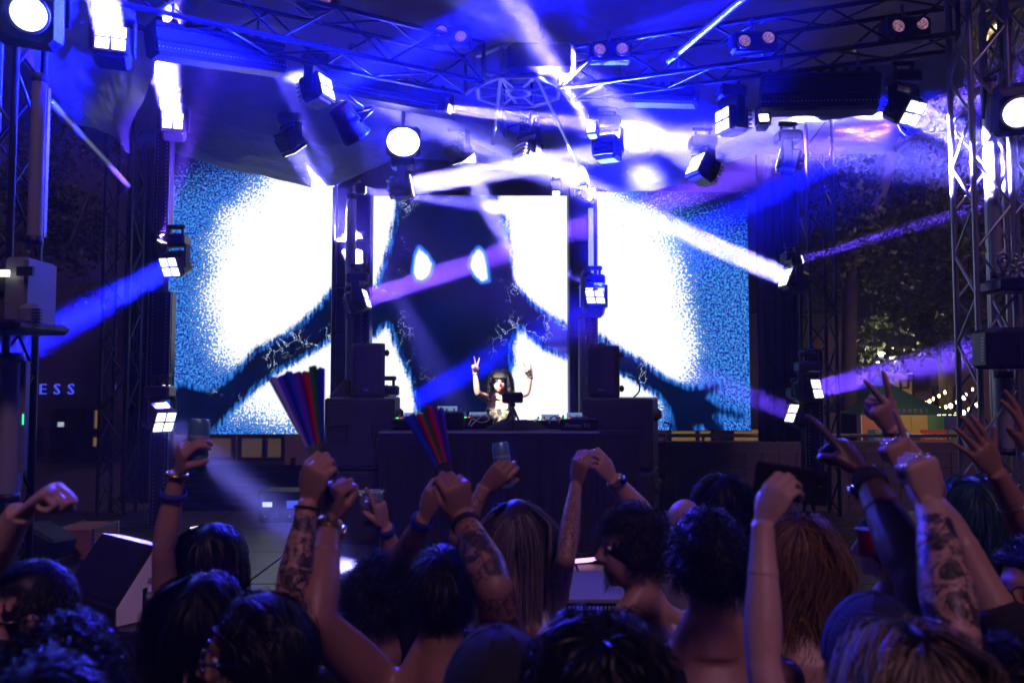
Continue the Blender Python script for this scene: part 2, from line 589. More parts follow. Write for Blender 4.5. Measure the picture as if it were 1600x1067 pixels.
GREENC = surf('green_canvas', (0.02, 0.10, 0.055), .8, 0, .2, 5, .1, 60)
def flatm(n, c): return surf(n, c, .75, 0, .1, 6)
YT = 14.0
t0, t1 = P(1345, 648, YT), P(1500, 648, YT)
ap = P(1395, 585, YT + 1.1)
tent = thing('market_tent', 'green peaked market tent with an orange yellow and green valance', 'tent', (ap.x, YT + 1.1, 0))
tw = (t1.x - t0.x) / 2
cxx = (t0.x + t1.x) / 2
tp = MB()
corners = [(cxx - tw, YT, t0.z), (cxx + tw, YT, t0.z), (cxx + tw, YT + 2.2, t0.z), (cxx - tw, YT + 2.2, t0.z)]
apx = (cxx - .1, YT + 1.1, ap.z)
for k in range(4):
    a, b_ = V(corners[k]), V(corners[(k + 1) % 4])
    n = 6
    rows = []
    for i in range(n + 1):
        u = i / n
        sag = -.12 * math.sin(math.pi * u)
        l_, r_ = a.lerp(V(apx), u), b_.lerp(V(apx), u)
        rows.append([l_.lerp(r_, q / 6) + V((0, 0, sag * math.sin(math.pi * (.15 + .7 * q / 6)))) for q in range(7)])
    vs = [p for r_ in rows for p in r_]
    fs = [(i * 7 + q, i * 7 + q + 1, (i + 1) * 7 + q + 1, (i + 1) * 7 + q) for i in range(n) for q in range(6)]
    tp.add(vs, fs, True)
tp.build('canopy', GREENC, tent)
cols = [((.85, .38, .12), 'orange_canvas'), ((.75, .6, .1), 'yellow_canvas'), ((.15, .42, .12), 'green_panel_canvas'), ((.06, .08, .25), 'blue_canvas')]
vw = 2 * tw / 6
seq = [0, 0, 1, 1, 2, 3]
cm = [flatm(n, c) for c, n in cols]
for i in range(6):
    m_ = MB()
    x0 = cxx - tw + i * vw
    m_.box((x0 + vw / 2, YT - .012, t0.z - .17), (vw - .006, .02, .33))
    m_.build('valance_panel', cm[seq[i]], tent)
for c in corners:
    MB().tube((c[0], c[1], 0), (c[0], c[1], c[2]), .025).build('leg', STEEL, tent)
LETW = flatm('cream_letters', (.8, .75, .5))
letters('MARKET', (P(1398, 642, YT).x, YT - .03, t0.z + .03), .12, flatm('dim_letters', (.2, .25, .2)), tent, .008, .02)
bcs = [((.04, .25, .32), 'teal_banner', 'SPACE', 'FESTIVAL', 1356, 1402), ((.62, .12, .03), 'red_banner', 'GREEN', None, 1438, 1480), ((.25, .5, .2), 'lime_banner', 'T', None, 1482, 1502)]
for c, n, tA, tB, xa, xb in bcs:
    a, b_ = P(xa, 671, YT - .25), P(xb, 689, YT - .25)
    lab = {'SPACE': 'teal banner reading SPACE FESTIVAL below the tent', 'GREEN': 'red banner reading GREEN below the tent', 'T': 'lime banner with a single letter T below the tent'}[tA]
    bo = thing('banner', lab, 'banner', ((a.x + b_.x) / 2, YT - .25, b_.z))
    MB().box(((a.x + b_.x) / 2, YT - .25, (a.z + b_.z) / 2), (b_.x - a.x, .015, a.z - b_.z)).build('cloth', flatm(n, c), bo)
    h_ = (a.z - b_.z)
    if tB:
        letters(tA, (a.x + .12, YT - .262, a.z - h_ * .48), .12, LETW, bo, .004, -.004)
        letters(tB, (a.x + .12, YT - .262, a.z - h_ * .95), .115, LETW, bo, .004, -.008)
    else:
        letters(tA, (a.x + .06, YT - .262, b_.z + .03), .15, LETW, bo, .004, -.002)
point('tent_light', (cxx, YT - .9, 2.3), 9, (1, .78, .5))
# bunting of bulbs
for k, (xa, ya, xb, yb, sag, n, lab) in enumerate((
        (1378, 594, 1475, 610, .35, 13, 'upper string of warm bulbs from the lantern towards the truss'),
        (1400, 618, 1530, 596, .4, 15, 'string of warm bulbs hanging over the tent'),
        (1440, 632, 1535, 622, .25, 10, 'lowest string of warm bulbs right of the tent'))):
    a, b_ = P(xa, ya, 17), P(xb, yb, 18)
    st = thing('string_light', lab, 'string light', a)
    pts = [a.lerp(b_, i / 24) - V((0, 0, sag * math.sin(math.pi * i / 24))) for i in range(25)]
    MB().path(pts, .008, 4).build('wire', RUBBER, st)
    for i in range(n):
        q = pts[min(24, int((i + .5) * 25 / n))]
        q = q + V((rnd.uniform(-.03, .03), 0, -.05))
        r_ = rnd.uniform(.022, .045)
        MB().lathe([(.004, .05), (r_ * .7, .03), (r_, 0), (r_ * .7, -r_), (.004, -r_ * 1.4)], 8, Matrix.Translation(q)).build('bulb', WARM_B, st)
b3 = thing('market_hall', 'distant market hall with a row of warm lit openings behind the tent', 'building', P(1420, 610, 30))
q = P(1420, 610, 30)
MB().box((q.x, 31, 1.8), (9, 2, 3.6)).build('wall', BRICKW, b3)
for px, py, w, h, mt in ((1311, 584, .6, .4, WARM), (1345, 590, .5, .5, WARM), (1400, 592, .8, .6, WARM), (1416, 608, .4, .6, WARM), (1368, 590, .4, .5, WARM), (1440, 596, .5, .4, BLK), (1478, 620, .9, .7, BLK)):
    qq = P(px, py, 30)
    window(b3, qq.x, qq.z, w, h, 30, mt)
MB().box((q.x, 30.9, 3.66), (9.3, 2.4, .12)).build('roof', BLK, b3)

BARK = surf('plane_tree_bark', (0.09, 0.075, 0.05), .9, 0, .5, 6, .6, 30)
def leaf_mat(n, c, c2):
    m, nt, b = node_mat(n)
    N, L = nt.nodes, nt.links
    oi = N.new('ShaderNodeTexNoise'); oi.inputs['Scale'].default_value = 3.0
    tc = N.new('ShaderNodeTexCoord'); L.new(tc.outputs['Object'], oi.inputs['Vector'])
    mx = N.new('ShaderNodeMix'); mx.data_type = 'RGBA'
    mx.inputs[6].default_value = (*c, 1); mx.inputs[7].default_value = (*c2, 1)
    L.new(oi.outputs[0], mx.inputs[0]); L.new(mx.outputs[2], b.inputs['Base Color'])
    b.inputs['Roughness'].default_value = .5
    return m
LEAFM = leaf_mat('tree_leaves', (0.012, 0.030, 0.008), (0.055, 0.065, 0.02))
def tree(base, trunk_pts, trunk_r, limbs, clumps, nleaf, label, seed, size=(.09, .17)):
    t = thing('tree', label, 'tree', base, 'trees beyond the right of the stage')
    rr = random.Random(seed)
    mb = MB()
    mb.path(trunk_pts, [trunk_r * (1 - .55 * i / (len(trunk_pts) - 1)) for i in range(len(trunk_pts))], 9)
    for l in limbs:
        mb.path(l, [trunk_r * .42 * (1 - .7 * i / (len(l) - 1)) for i in range(len(l))], 7)
    mb.build('trunk', BARK, t)
    g_ = np.random.default_rng(seed)
    cs = np.array([c[:3] for c in clumps]); rs = np.array([c[3] for c in clumps])
    w = rs ** 2.2; w /= w.sum()
    # sub-clumps so that the crown has twig-sized bunches with gaps
    nb = max(20, nleaf // 44)
    bi = g_.choice(len(clumps), nb, p=w)
    d = g_.normal(size=(nb, 3)); d /= np.linalg.norm(d, axis=1)[:, None]
    bc = cs[bi] + d * (rs[bi] * g_.uniform(.25, 1.0, nb) ** .6)[:, None]
    k = g_.integers(0, nb, nleaf)
    pos = bc[k] + g_.normal(size=(nleaf, 3)) * .15
    s = g_.uniform(size[0], size[1], nleaf)[:, None]
    a = g_.normal(size=(nleaf, 3)); a /= np.linalg.norm(a, axis=1)[:, None]
    b_ = np.cross(a, g_.normal(size=(nleaf, 3))); b_ /= np.linalg.norm(b_, axis=1)[:, None]
    n_ = np.cross(a, b_)
    vs = np.stack([pos, pos + a * s * .5 + b_ * s * .42 + n_ * s * .12, pos + a * s, pos + a * s * .5 - b_ * s * .42 + n_ * s * .12], 1).reshape(-1, 3)
    i = np.arange(nleaf)[:, None] * 4
    fs = np.concatenate([i + [0, 1, 2], i + [0, 2, 3]], 0)
    me = bpy.data.meshes.new('foliage')
    me.from_pydata(vs.tolist(), [], fs.tolist())
    o = link('foliage', me, LEAFM, t)
    o.matrix_parent_inverse = Matrix.Identity(4)
    o.location = -V(base)
    o['kind'] = 'stuff'
    return t
def clump(px, py, Y, r):
    p = P(px, py, Y); return (p.x, p.y, p.z, r)
A1 = [V((P(1325, 700, 15).x, 15, 0)), P(1326, 600, 15), P(1328, 470, 15), P(1335, 410, 15), P(1368, 330, 15), P(1392, 260, 15), P(1396, 205, 15), P(1400, 120, 15)]
tree((A1[0].x, 15, 0), A1, .15, [[P(1392, 240, 15), P(1430, 215, 14.6), P(1480, 205, 14.3)], [P(1335, 410, 15), P(1300, 330, 15.4), P(1270, 240, 15.5)], [P(1345, 380, 15), P(1420, 340, 15.8), P(1480, 280, 16)]],
     [clump(1290, 310, 15, 1.0), clump(1340, 260, 16, 1.0), clump(1420, 300, 16, 1.3), clump(1470, 380, 15.5, 1.2), clump(1330, 360, 14.6, .8), clump(1300, 20, 15, 1.3), clump(1400, 10, 15, 1.2), clump(1450, 470, 16, 1.0), clump(1280, 420, 16, .9)],
     9000, 'leaning plane tree with a pale bare trunk between the drape and the truss tower', 3)
B1 = [V((P(1480, 700, 19).x, 19, 0)), P(1478, 600, 19), P(1470, 480, 19), P(1462, 380, 19), P(1450, 260, 19), P(1455, 100, 19)]
tree((B1[0].x, 19, 0), B1, .17, [[P(1470, 480, 19), P(1400, 430, 18.6), P(1340, 400, 18)], [P(1462, 380, 19), P(1530, 330, 19.4), P(1600, 300, 19)]],
     [clump(1400, 480, 19, 1.6), clump(1480, 440, 19, 1.8), clump(1540, 330, 19, 1.8), clump(1420, 340, 20, 1.9), clump(1340, 500, 20, 1.4), clump(1570, 460, 19, 1.5), clump(1450, 530, 18, 1.0), clump(1560, 150, 19, 1.8), clump(1350, 150, 20, 1.6)],
     11000, 'big dark leafy tree behind the truss tower on the right', 5, (.1, .19))
C1 = [V((P(22, 700, 17).x, 17, 0)), P(24, 600, 17), P(50, 450, 17), P(64, 300, 17), P(70, 150, 17)]
tree((C1[0].x, 17, 0), C1, .14, [[P(50, 450, 17), P(110, 380, 16.5), P(140, 300, 16)]],
     [clump(90, 420, 17, 1.0), clump(60, 330, 17, 1.2), clump(120, 340, 17, .9), clump(30, 250, 17, 1.2), clump(120, 230, 18, 1.1)], 4200, 'dark street tree behind the left front tower', 8)
# lamp that picks the leaves out: a real street lamp among the trees
sl = thing('street_lamp', 'tall street lamp with a small amber head partly hidden among the dark leaves', 'street lamp', (P(1452, 700, 13.2).x, 13.2, 0))
sp_ = P(1452, 300, 13.2)
point('street_lamp_light', (P(1560, 60, 12.5).x, 12.5, P(1560, 60, 12.5).z), 130, (1, .72, .28), .12)
sp_ = P(1560, 60, 12.5)
sl.location = (sp_.x, 12.9, 0); WL[sl.name] = V(sl.location)
MB().path([(sp_.x, 12.9, 0), (sp_.x, 12.9, sp_.z), (sp_.x, 12.75, sp_.z + .25), (sp_.x, 12.5, sp_.z + .3)], [.08, .06, .05, .04], 8).build('post', BLK, sl)
MB().box((sp_.x, 12.5, sp_.z + .2), (.3, .5, .1), bev=.03).build('lamp_head', BLK, sl)
sl['label'] = 'tall street lamp rising behind the truss tower on the right'
# ------------------------------------------------------------------ trusses and towers
_uc = MB().path([(0, 0, -.5), (0, 0, .5)], 1.0, 8).build('unit_rod', None)
ROD = _uc.data
bpy.data.objects.remove(_uc)
ROD_M = {}
def rod(a, b, r, name, mat, parent):
    if mat.name not in ROD_M:
        me = ROD.copy(); me.name = 'rod_' + mat.name; me.materials.append(mat); ROD_M[mat.name] = me
    a, b = V(a), V(b)
    d = b - a
    o = bpy.data.objects.new(name, ROD_M[mat.name])
    COL.objects.link(o)
    o.parent = parent
    M = Matrix.Translation((a + b) / 2 - WL.get(parent.name, V())) @ d.to_track_quat('Z', 'Y').to_matrix().to_4x4() @ Matrix.Diagonal((r, r, d.length, 1))
    o.matrix_local = M
    return o
def truss(a, b, size, label, mat=ALU, step=None, r=.022, name='truss', group=None, tri=False):
    a, b = V(a), V(b)
    t = thing(name, label, 'truss', a, group)
    d = (b - a); L = d.length; d.normalize()
    up = V((0, 0, 1)) if abs(d.z) < .8 else V((0, 1, 0))
    s = d.cross(up).normalized(); u = s.cross(d).normalized()
    h = size / 2
    offs = [(-h, -h), (h, -h), (h, h), (-h, h)]
    ch = [(a + s * x + u * y, b + s * x + u * y) for x, y in offs]
    for p, q in ch: rod(p, q, r, 'chord', mat, t)
    step = step or size * 1.25
    n = max(2, round(L / step))
    for f in range(4):
        p0, p1 = ch[f]; q0, q1 = ch[(f + 1) % 4]
        for i in range(n):
            u0, u1 = i / n, (i + 1) / n
            if i % 2 == 0: x, y = p0.lerp(p1, u0), q0.lerp(q1, u1)
            else: x, y = q0.lerp(q1, u0), p0.lerp(p1, u1)
            rod(x, y, r * .5, 'brace', mat, t)
    for u_ in (0.0, 1.0):
        m = MB()
        cs = [p.lerp(q, u_) for p, q in ch]
        for k in range(4): m.tube(cs[k], cs[(k + 1) % 4], r * .9, 6)
        m.build('end_frame', mat, t)
    return t
BTR = surf('black_truss_paint', (0.022, 0.022, 0.028), 0.32, .5, .3, 14, .1, 120)
ZT = 4.95
HUB = V((.06, 7.5, ZT))
truss((-4.3, 4.95, ZT + .12), (-.35, 7.25, ZT + .12), .36, 'black roof truss running from the left front corner to the centre hub', BTR)
truss((.5, 7.4, ZT + .12), (3.55, 6.25, ZT + .12), .36, 'black roof truss running from the centre hub to the right front tower', BTR)
truss((-3.35, 9.25, 5.12), (3.6, 9.25, 5.12), .30, 'straight roof truss across the back above the screens', BTR)
truss((.06, 7.9, ZT + .12), (.06, 9.05, ZT + .18), .28, 'short roof truss from the centre hub to the back truss', BTR)
# octagonal hub
hub = thing('truss_hub', 'octagonal pale metal hub where the roof trusses meet', 'truss hub', HUB)
ro, ri = .42, .11
oct_ = [HUB + V((ro * math.cos(k * math.pi / 4 + .39), ro * math.sin(k * math.pi / 4 + .39), 0)) for k in range(8)]
inn = [HUB + V((ri * math.cos(k * math.pi / 4 + .39), ri * math.sin(k * math.pi / 4 + .39), 0)) for k in range(8)]
for k in range(8):
    rod(oct_[k], oct_[(k + 1) % 8], .024, 'rim_bar', ALU, hub)
    rod(oct_[k] + V((0, 0, .28)), oct_[(k + 1) % 8] + V((0, 0, .28)), .024, 'rim_bar', ALU, hub)
    rod(oct_[k], oct_[k] + V((0, 0, .28)), .018, 'post', ALU, hub)
    rod(oct_[k], inn[k], .013, 'spoke', ALU, hub)
MB().path(inn, .028, 8, closed=True).build('inner_ring', ALU, hub)
# rafters down from the hub
for k, (px, py) in enumerate(((905, 262), (770, 225), (830, 205))):
    pole = thing('rafter_pole', ['long pale rafter pole slanting from the hub down to the right', 'pale rafter pole slanting from the hub down to the left', 'short pale rafter pole hanging straight behind the hub'][k], 'pole', HUB)
    rod(oct_[6 if k == 0 else 5] + V((0, .0, 0)), P(px, py, 8.9), .018, 'tube', ALU, pole)
# right front tower, left front tower, back towers
xr = P(1537, 400, 6.2).x
truss((xr, 6.2, 0), (xr, 6.2, 5.3), .29, 'bright aluminium truss tower on the right holding the roof', ALU, name='truss_tower')
truss((xr + .42, 6.5, 0), (xr + .42, 6.5, 5.3), .25, 'second aluminium truss tower just behind the right front tower', ALU, name='truss_tower')
xl = P(5, 400, 4.8).x
truss((xl - .08, 4.9, 0), (xl - .08, 4.9, 5.2), .29, 'dark truss tower at the left front corner', BTR, name='truss_tower')
xb = P(1278, 500, 9.0).x
truss((xb, 9.0, 0), (xb, 9.0, 5.2), .29, 'black truss tower at the right back beside the drape', BTR, name='truss_tower')
xb2 = P(190, 500, 9.0).x
truss((xb2, 9.0, 0), (xb2, 9.0, 5.2), .29, 'black truss tower at the left back beside the screen', BTR, name='truss_tower')
# side brace pole at the left, tarp pole top right
pl = thing('brace_pole', 'slanted metal brace pole running down from the left front tower', 'pole', P(80, 165, 5.5))
rod(P(78, 160, 5.3), P(200, 290, 8.6), .03, 'tube', STEEL, pl)
pl = thing('brace_pole', 'slanted metal pole under the crinkled roof sheet above the right truss', 'pole', P(1060, 85, 6.6))
rod(P(1045, 95, 6.9), P(1180, -20, 5.7), .032, 'tube', STEEL, pl)

# ------------------------------------------------------------------ crinkled roof sheet
def tarp_mat():
    m, nt, b = node_mat('crinkled_foil_sheet')
    N, L = nt.nodes, nt.links
    tc = N.new('ShaderNodeTexCoord')
    b.inputs['Base Color'].default_value = (.26, .29, .36, 1)
    b.inputs['Roughness'].default_value = .22
    b.inputs['Metallic'].default_value = .75
    n1 = N.new('ShaderNodeTexNoise'); n1.inputs['Scale'].default_value = 9; n1.inputs['Detail'].default_value = 7; n1.inputs['Distortion'].default_value = 1.2
    v = N.new('ShaderNodeTexVoronoi'); v.feature = 'DISTANCE_TO_EDGE'; v.inputs['Scale'].default_value = 13
    mp = N.new('ShaderNodeMapping'); mp.inputs['Scale'].default_value = (.7, 1.0, 2.6)
    L.new(tc.outputs['Object'], mp.inputs[0])
    L.new(mp.outputs[0], n1.inputs['Vector'])
    nv = N.new('ShaderNodeVectorMath'); nv.operation = 'ADD'
    L.new(mp.outputs[0], nv.inputs[0]); L.new(n1.outputs['Color'], nv.inputs[1])
    L.new(nv.outputs[0], v.inputs['Vector'])
    ad = N.new('ShaderNodeMath'); ad.operation = 'MULTIPLY_ADD'
    L.new(v.outputs['Distance'], ad.inputs[0]); ad.inputs[1].default_value = 1.2
    L.new(n1.outputs[0], ad.inputs[2])
    bp = N.new('ShaderNodeBump'); bp.inputs['Strength'].default_value = 1.0; bp.inputs['Distance'].default_value = .12
    L.new(ad.outputs[0], bp.inputs['Height']); L.new(bp.outputs[0], b.inputs['Normal'])
    tr_ = N.new('ShaderNodeBsdfTranslucent'); tr_.inputs[0].default_value = (.30, .38, .5, 1); L.new(bp.outputs[0], tr_.inputs['Normal'])
    ms_ = N.new('ShaderNodeMixShader'); ms_.inputs[0].default_value = .32
    L.new(b.outputs[0], ms_.inputs[1]); L.new(tr_.outputs[0], ms_.inputs[2])
    out = [n for n in N if n.type == 'OUTPUT_MATERIAL'][0]; L.new(ms_.outputs[0], out.inputs['Surface'])
    return m
FOIL = tarp_mat()
def lerp_tab(tab, x):
    if x <= tab[0][0]: return tab[0][1]
    for (a, b), (c, d) in zip(tab, tab[1:]):
        if x <= c: return b + (d - b) * ((x - a) / (c - a)) ** 1.0
    return tab[-1][1]
def smooth_noise(seed):
    g_ = random.Random(seed)
    ws = [(g_.uniform(-1, 1) * f, g_.uniform(-1, 1) * f, g_.uniform(0, 6.28), 1 / f) for f in (1.2, 2.1, 3.3, 4.7, 7.0, 9.5, 13.0) for _ in range(2)]
    return lambda x, y: sum(a * math.sin(p * x + q * y + c) for p, q, c, a in ws)
EDGE = [(-6.0, 215), (230, 222), (270, 238), (340, 260), (420, 282), (480, 296), (520, 290), (570, 262), (620, 236), (700, 242), (760, 252), (830, 250), (900, 276), (960, 299), (1020, 302), (1080, 286), (1140, 256), (1180, 240), (1240, 236), (1700, 232)]
NX, NV = 340, 130
nz_ = smooth_noise(4)
g4 = np.random.default_rng(11)
_cr = [(g4.normal() * f * .6, g4.normal() * f, g4.uniform(0, 6.28), .9 / f, g4.uniform(.5, 1.5)) for f in (3, 4, 5, 6.5, 8, 10, 13, 17, 22, 27) for _ in range(2)]
def crease(x, q):
    w = .35 * math.sin(2.1 * x + 1.3 * q) + .25 * math.sin(3.7 * q - 1.1 * x)
    return sum(a * (1 - abs(math.sin(.5 * (kx * x + ky * q) + ph + w * m_))) ** 3 for kx, ky, ph, a, m_ in _cr)
vs = []
for j in range(NV + 1):
    v = j / NV
    for i in range(NX + 1):
        x = -4.9 + 9.3 * i / NX
        if v < .62:
            u = v / .62
            yf = 5.35 - .07 * max(0, x) ** 1.2 * .0
            y = yf + (8.2 - yf) * u
            z = 5.62 + .10 * math.sin(math.pi * u) - .28 * u
            z -= .10 * abs(math.sin(x * 1.35 + .6)) * math.sin(math.pi * u)
        else:
            u = (v - .62) / .38
            px = 800 + x / 9.0 * F_PX
            ze = CAM_Z + (600 - lerp_tab(EDGE, px)) / F_PX * 9.0
            y = 8.2 + .78 * math.sin(u * math.pi / 2)
            z = 5.34 + (ze - 5.34) * (1 - math.cos(u * math.pi / 2)) ** .9
        cz = crease(x, v * 6.0)
        z += .024 * nz_(x * 1.4, y * 1.6 + v * 3) + .085 * cz * (1 if v < .62 else .35)
        y += .026 * nz_(x * 2.2 + 5, z * 2.0) + (.10 * cz if v >= .62 else 0)
        vs.append((x, y, z))
fs = [(j * (NX + 1) + i, j * (NX + 1) + i + 1, (j + 1) * (NX + 1) + i + 1, (j + 1) * (NX + 1) + i) for j in range(NV) for i in range(NX)]
tarp = MB().add(vs, fs, True).build('roof_sheet', FOIL)
tag(tarp, 'crinkled silvery plastic roof sheet sagging over the stage and down to the screens', 'tarpaulin')
# left side sheet
vs = []
n2 = smooth_noise(9)
for j in range(41):
    v = j / 40
    for i in range(41):
        u = i / 40
        a = P(70, -60, 5.0).lerp(P(330, -20, 6.9), u)
        b_ = P(80, 165, 5.4).lerp(P(205, 240, 8.0), u)
        c_ = a.lerp(b_, v) + V((.12 * math.sin(math.pi * v) * -1, 0, 0))
        c_ += V((.03, .03, .02)) * n2(u * 5, v * 4)
        vs.append(c_)
fs = [(j * 41 + i, j * 41 + i + 1, (j + 1) * 41 + i + 1, (j + 1) * 41 + i) for j in range(40) for i in range(40)]
tag(MB().add(vs, fs, True).build('side_sheet', FOIL), 'crinkled plastic side sheet hanging at the upper left beside the front tower', 'tarpaulin')
vs = []
for j in range(31):
    for i in range(31):
        u, v = i / 30, j / 30
        a = P(1300, 95, 7.4).lerp(P(1505, 70, 6.5), u)
        b_ = P(1230, 190, 8.8).lerp(P(1505, 135, 6.9), u)
        vs.append(a.lerp(b_, v) + V((0, .02, .012)) * n2(u * 6, v * 3) - V((0, 0, .1 * math.sin(math.pi * u))))
fs = [(j * 31 + i, j * 31 + i + 1, (j + 1) * 31 + i + 1, (j + 1) * 31 + i) for j in range(30) for i in range(30)]
tag(MB().add(vs, fs, True).build('side_sheet', FOIL), 'smooth blue lit plastic side sheet below the right roof truss', 'tarpaulin')

# black drape right of the screens, and black masking left
def drape(x0, x1, Y, z0, z1, folds, label, amp=.05):
    n = folds * 10
    vs = []
    for j in range(9):
        for i in range(n + 1):
            x = x0 + (x1 - x0) * i / n
            vs.append((x + .01 * math.sin(j * 1.3 + i), Y + amp * math.sin(i * 2 * math.pi / 10 + .15 * j) * (.7 + .05 * j), z1 + (z0 - z1) * j / 8))
    fs = [(j * (n + 1) + i, j * (n + 1) + i + 1, (j + 1) * (n + 1) + i + 1, (j + 1) * (n + 1) + i) for j in range(8) for i in range(n)]
    return tag(MB().add(vs, fs, True).build('drape', CLOTH_BLK), label, 'curtain')
drape(P(1176, 0, 9.62).x, P(1243, 0, 9.62).x, 9.62, P(0, 690, 9.6).z, 5.0, 5, 'black pleated drape right of the screens')
drape(P(205, 0, 9.5).x, P(264, 0, 9.5).x, 9.5, .75, 5.0, 4, 'black pleated drape left of the screens')

# columns between the screens
TUBEG = surf('frosted_tube', (.26, .27, .29), .35, 0, .06, 6)
def tube_light(px, y0, y1, Y, w, label, lit=None):
    a, b_ = P(px, y0, Y), P(px, y1, Y)
    t = thing('tube_light', label, 'tube light', b_)
    b2 = V((a.x, a.y, b_.z))
    rod(a, b2, w, 'tube', lit or TUBEG, t)
    rod(a, a + V((0, 0, .05)), w * 1.12, 'end_cap', BLK, t)
    rod(b2, b2 - V((0, 0, .05)), w * 1.12, 'end_cap', BLK, t)
    MB().box((a.x, a.y + w + .02, (a.z + b2.z) / 2), (.05, .03, (a.z - b2.z) * .98)).build('backing_channel', STEEL, t)
DOTM = surf('reflective_dots', (.6, .6, .65), .3, .3, .1, 5)
_dm = MB().lathe([(.006, .004), (.004, -.003)], 6, Matrix.Rotation(R(90), 4, 'X')).build('dot', DOTM)
DOT = _dm.data; bpy.data.objects.remove(_dm)
def led_bar(px, y0, y1, Y, w, label, n=18, lens=None):
    """upright pixel bar with two rows of perforations"""
    a, b_ = P(px, y0, Y), P(px, y1, Y)
    t = thing('pixel_bar', label, 'light bar', (a.x, Y, b_.z))
    h = a.z - b_.z
    MB().box((a.x, Y + .06, (a.z + b_.z) / 2), (w, .12, h), bev=.01).build('housing', BLKM, t)
    m = MB()
    for s in (-1, 1): m.box((a.x + s * w * .46, Y - .004, (a.z + b_.z) / 2), (.008, .012, h * .99))
    m.build('edge_trim', STEEL, t)
    d = MB()
    for k in range(n):
        z = b_.z + h * (k + .5) / n
        for s in (-1, 1):
            d.lathe([(.0055, .003), (.004, -.004)], 6, Matrix.Translation((a.x + s * w * .28, Y - .003, z)) @ Matrix.Rotation(R(90), 4, 'X'))
    do = d.build('perforations', DOTM, t); do['kind'] = 'stuff'
    return t
YC = 9.3
for (xa, xb_, lab) in ((519, 580, 'black upright column between the left and middle screens'), (888, 932, 'black upright column between the middle and right screens')):
    a, b_ = P(xa, 300, YC), P(xb_, 300, YC)
    c = thing('column', lab, 'column', ((a.x + b_.x) / 2, YC, SZ))
    zt = P(0, 292, YC).z
    MB().box(((a.x + b_.x) / 2, YC + .12, (SZ + zt) / 2), (b_.x - a.x, .10, zt - SZ)).build('back_panel', BLK, c)
    m = MB()
    for xx in (a.x + .03, b_.x - .03): m.box((xx, YC + .03, (SZ + zt) / 2), (.05, .07, zt - SZ), bev=.01)
    m.build('upright', BLKM, c)
    for k in range(6):
        zz = SZ + .4 + k * .55
        MB().box(((a.x + b_.x) / 2, YC + .03, zz), (b_.x - a.x - .11, .04, .035)).build('crossbar', BLKM, c)
tube_light(549, 312, 448, 9.15, .06, 'grey unlit tube light on the upper half of the left column')
tube_light(547, 498, 612, 9.15, .05, 'grey unlit tube light low on the left column behind the speaker')
tube_light(923, 326, 446, 9.15, .03, 'thin pale tube light on the upper half of the right column', glow('tube_faint', (.75, .85, 1), .55))
tube_light(910, 500, 650, 9.15, .05, 'wide grey tube light low on the right column beside the speaker')
led_bar(571, 480, 610, 9.12, .10, 'perforated pixel bar on the left column above the speaker')
led_bar(926, 490, 600, 9.12, .09, 'perforated pixel bar on the right column above the speaker')
led_bar(255, 205, 362, 8.5, .17, 'upper perforated pixel bar at the left edge of the screens', 26)
led_bar(250, 455, 604, 8.5, .26, 'wide middle pixel bar at the left edge of the screens', 26)
led_bar(250, 662, 852, 8.3, .20, 'lowest pixel bar at the left edge of the screens, under the tilted lamp', 30)
led_bar(1270, 545, 760, 8.7, .22, 'perforated pixel bar on the truss tower right of the drape', 40)
tube_light(62, 130, 370, 4.7, .042, 'long grey tube light high on the left front tower')
tube_light(20, 565, 770, 4.6, .055, 'long grey tube light low on the left front tower')
tube_light(1547, 130, 425, 6.15, .042, 'long grey tube light high on the right truss tower')
tube_light(1568, 590, 700, 6.1, .06, 'grey tube light low on the right truss tower')

# ------------------------------------------------------------------ gear on the towers
def lamp_box(p, size, lens_r, face, label, e=0, col=(.8, .95, 1)):
    """big round-lensed tower lamp; face: direction the lens looks"""
    t = thing('tower_lamp', label, 'stage light', p)
    f = V(face).normalized()
    q = f.to_track_quat('Z', 'Y').to_matrix().to_4x4()
    M = Matrix.Translation(p) @ q
    w, h, d = size
    b = MB().box((0, 0, -d / 2), (w, h, d), bev=.05); b.v = [tuple(M @ V(v)) for v in b.v]
    b.build('housing', BLK, t)
    MB().lathe([(lens_r * 1.18, .0), (lens_r * 1.2, .02), (lens_r * 1.04, .03), (lens_r * 1.0, .012)], 24, M, cap=False).build('lens_ring', STEEL, t)
    MB().lathe([(lens_r, .008), (lens_r * .8, .03), (lens_r * .4, .045), (.002, .05)], 24, M).build('lens', LENS_W, t)
    m = MB()
    for s in (-1, 1):
        m.path([M @ V((s * (w / 2 + .02), -.05, -d * .6)), M @ V((s * (w / 2 + .02), h / 2 + .08, -d * .6)), M @ V((s * (w / 2 - .08), h / 2 + .14, -d * .6))], .018, 6)
    m.build('bracket', BLKM, t)
    if e:
        l = bpy.data.lights.new('tower_lamp_light', 'AREA'); l.shape = 'DISK'; l.size = lens_r * 1.8; l.energy = e; l.color = col; l.spread = R(64)
        o = bpy.data.objects.new('tower_lamp_light', l); COL.objects.link(o)
        o.location = V(p) + f * .06; o.rotation_euler = f.to_track_quat('-Z', 'Y').to_euler()
    return t
pa = P(45, 22, 4.6)
lamp_box(pa, (.36, .40, .4), .095, (.55, -1, -.5), 'big round white lamp glaring at the top of the left front tower', 16, (.06, .09, 1))
pb = P(1592, 176, 5.9)
lamp_box(pb, (.36, .36, .4), .105, (-.45, -1, -.5), 'big round white lamp glaring on the right truss tower', 16, (.06, .07, 1))
BLUP = surf('blue_grey_plastic', (.14, .15, .20), .35, 0, .15, 8, .05, 60)
cab = thing('amplifier_cabinet', 'pale blue lit cabinet with a side vent on the left front tower', 'cabinet', P(30, 520, 4.5))
MB().box(P(48, 465, 4.5), (.13, .3, .42), bev=.015).build('body', BLUP, cab)
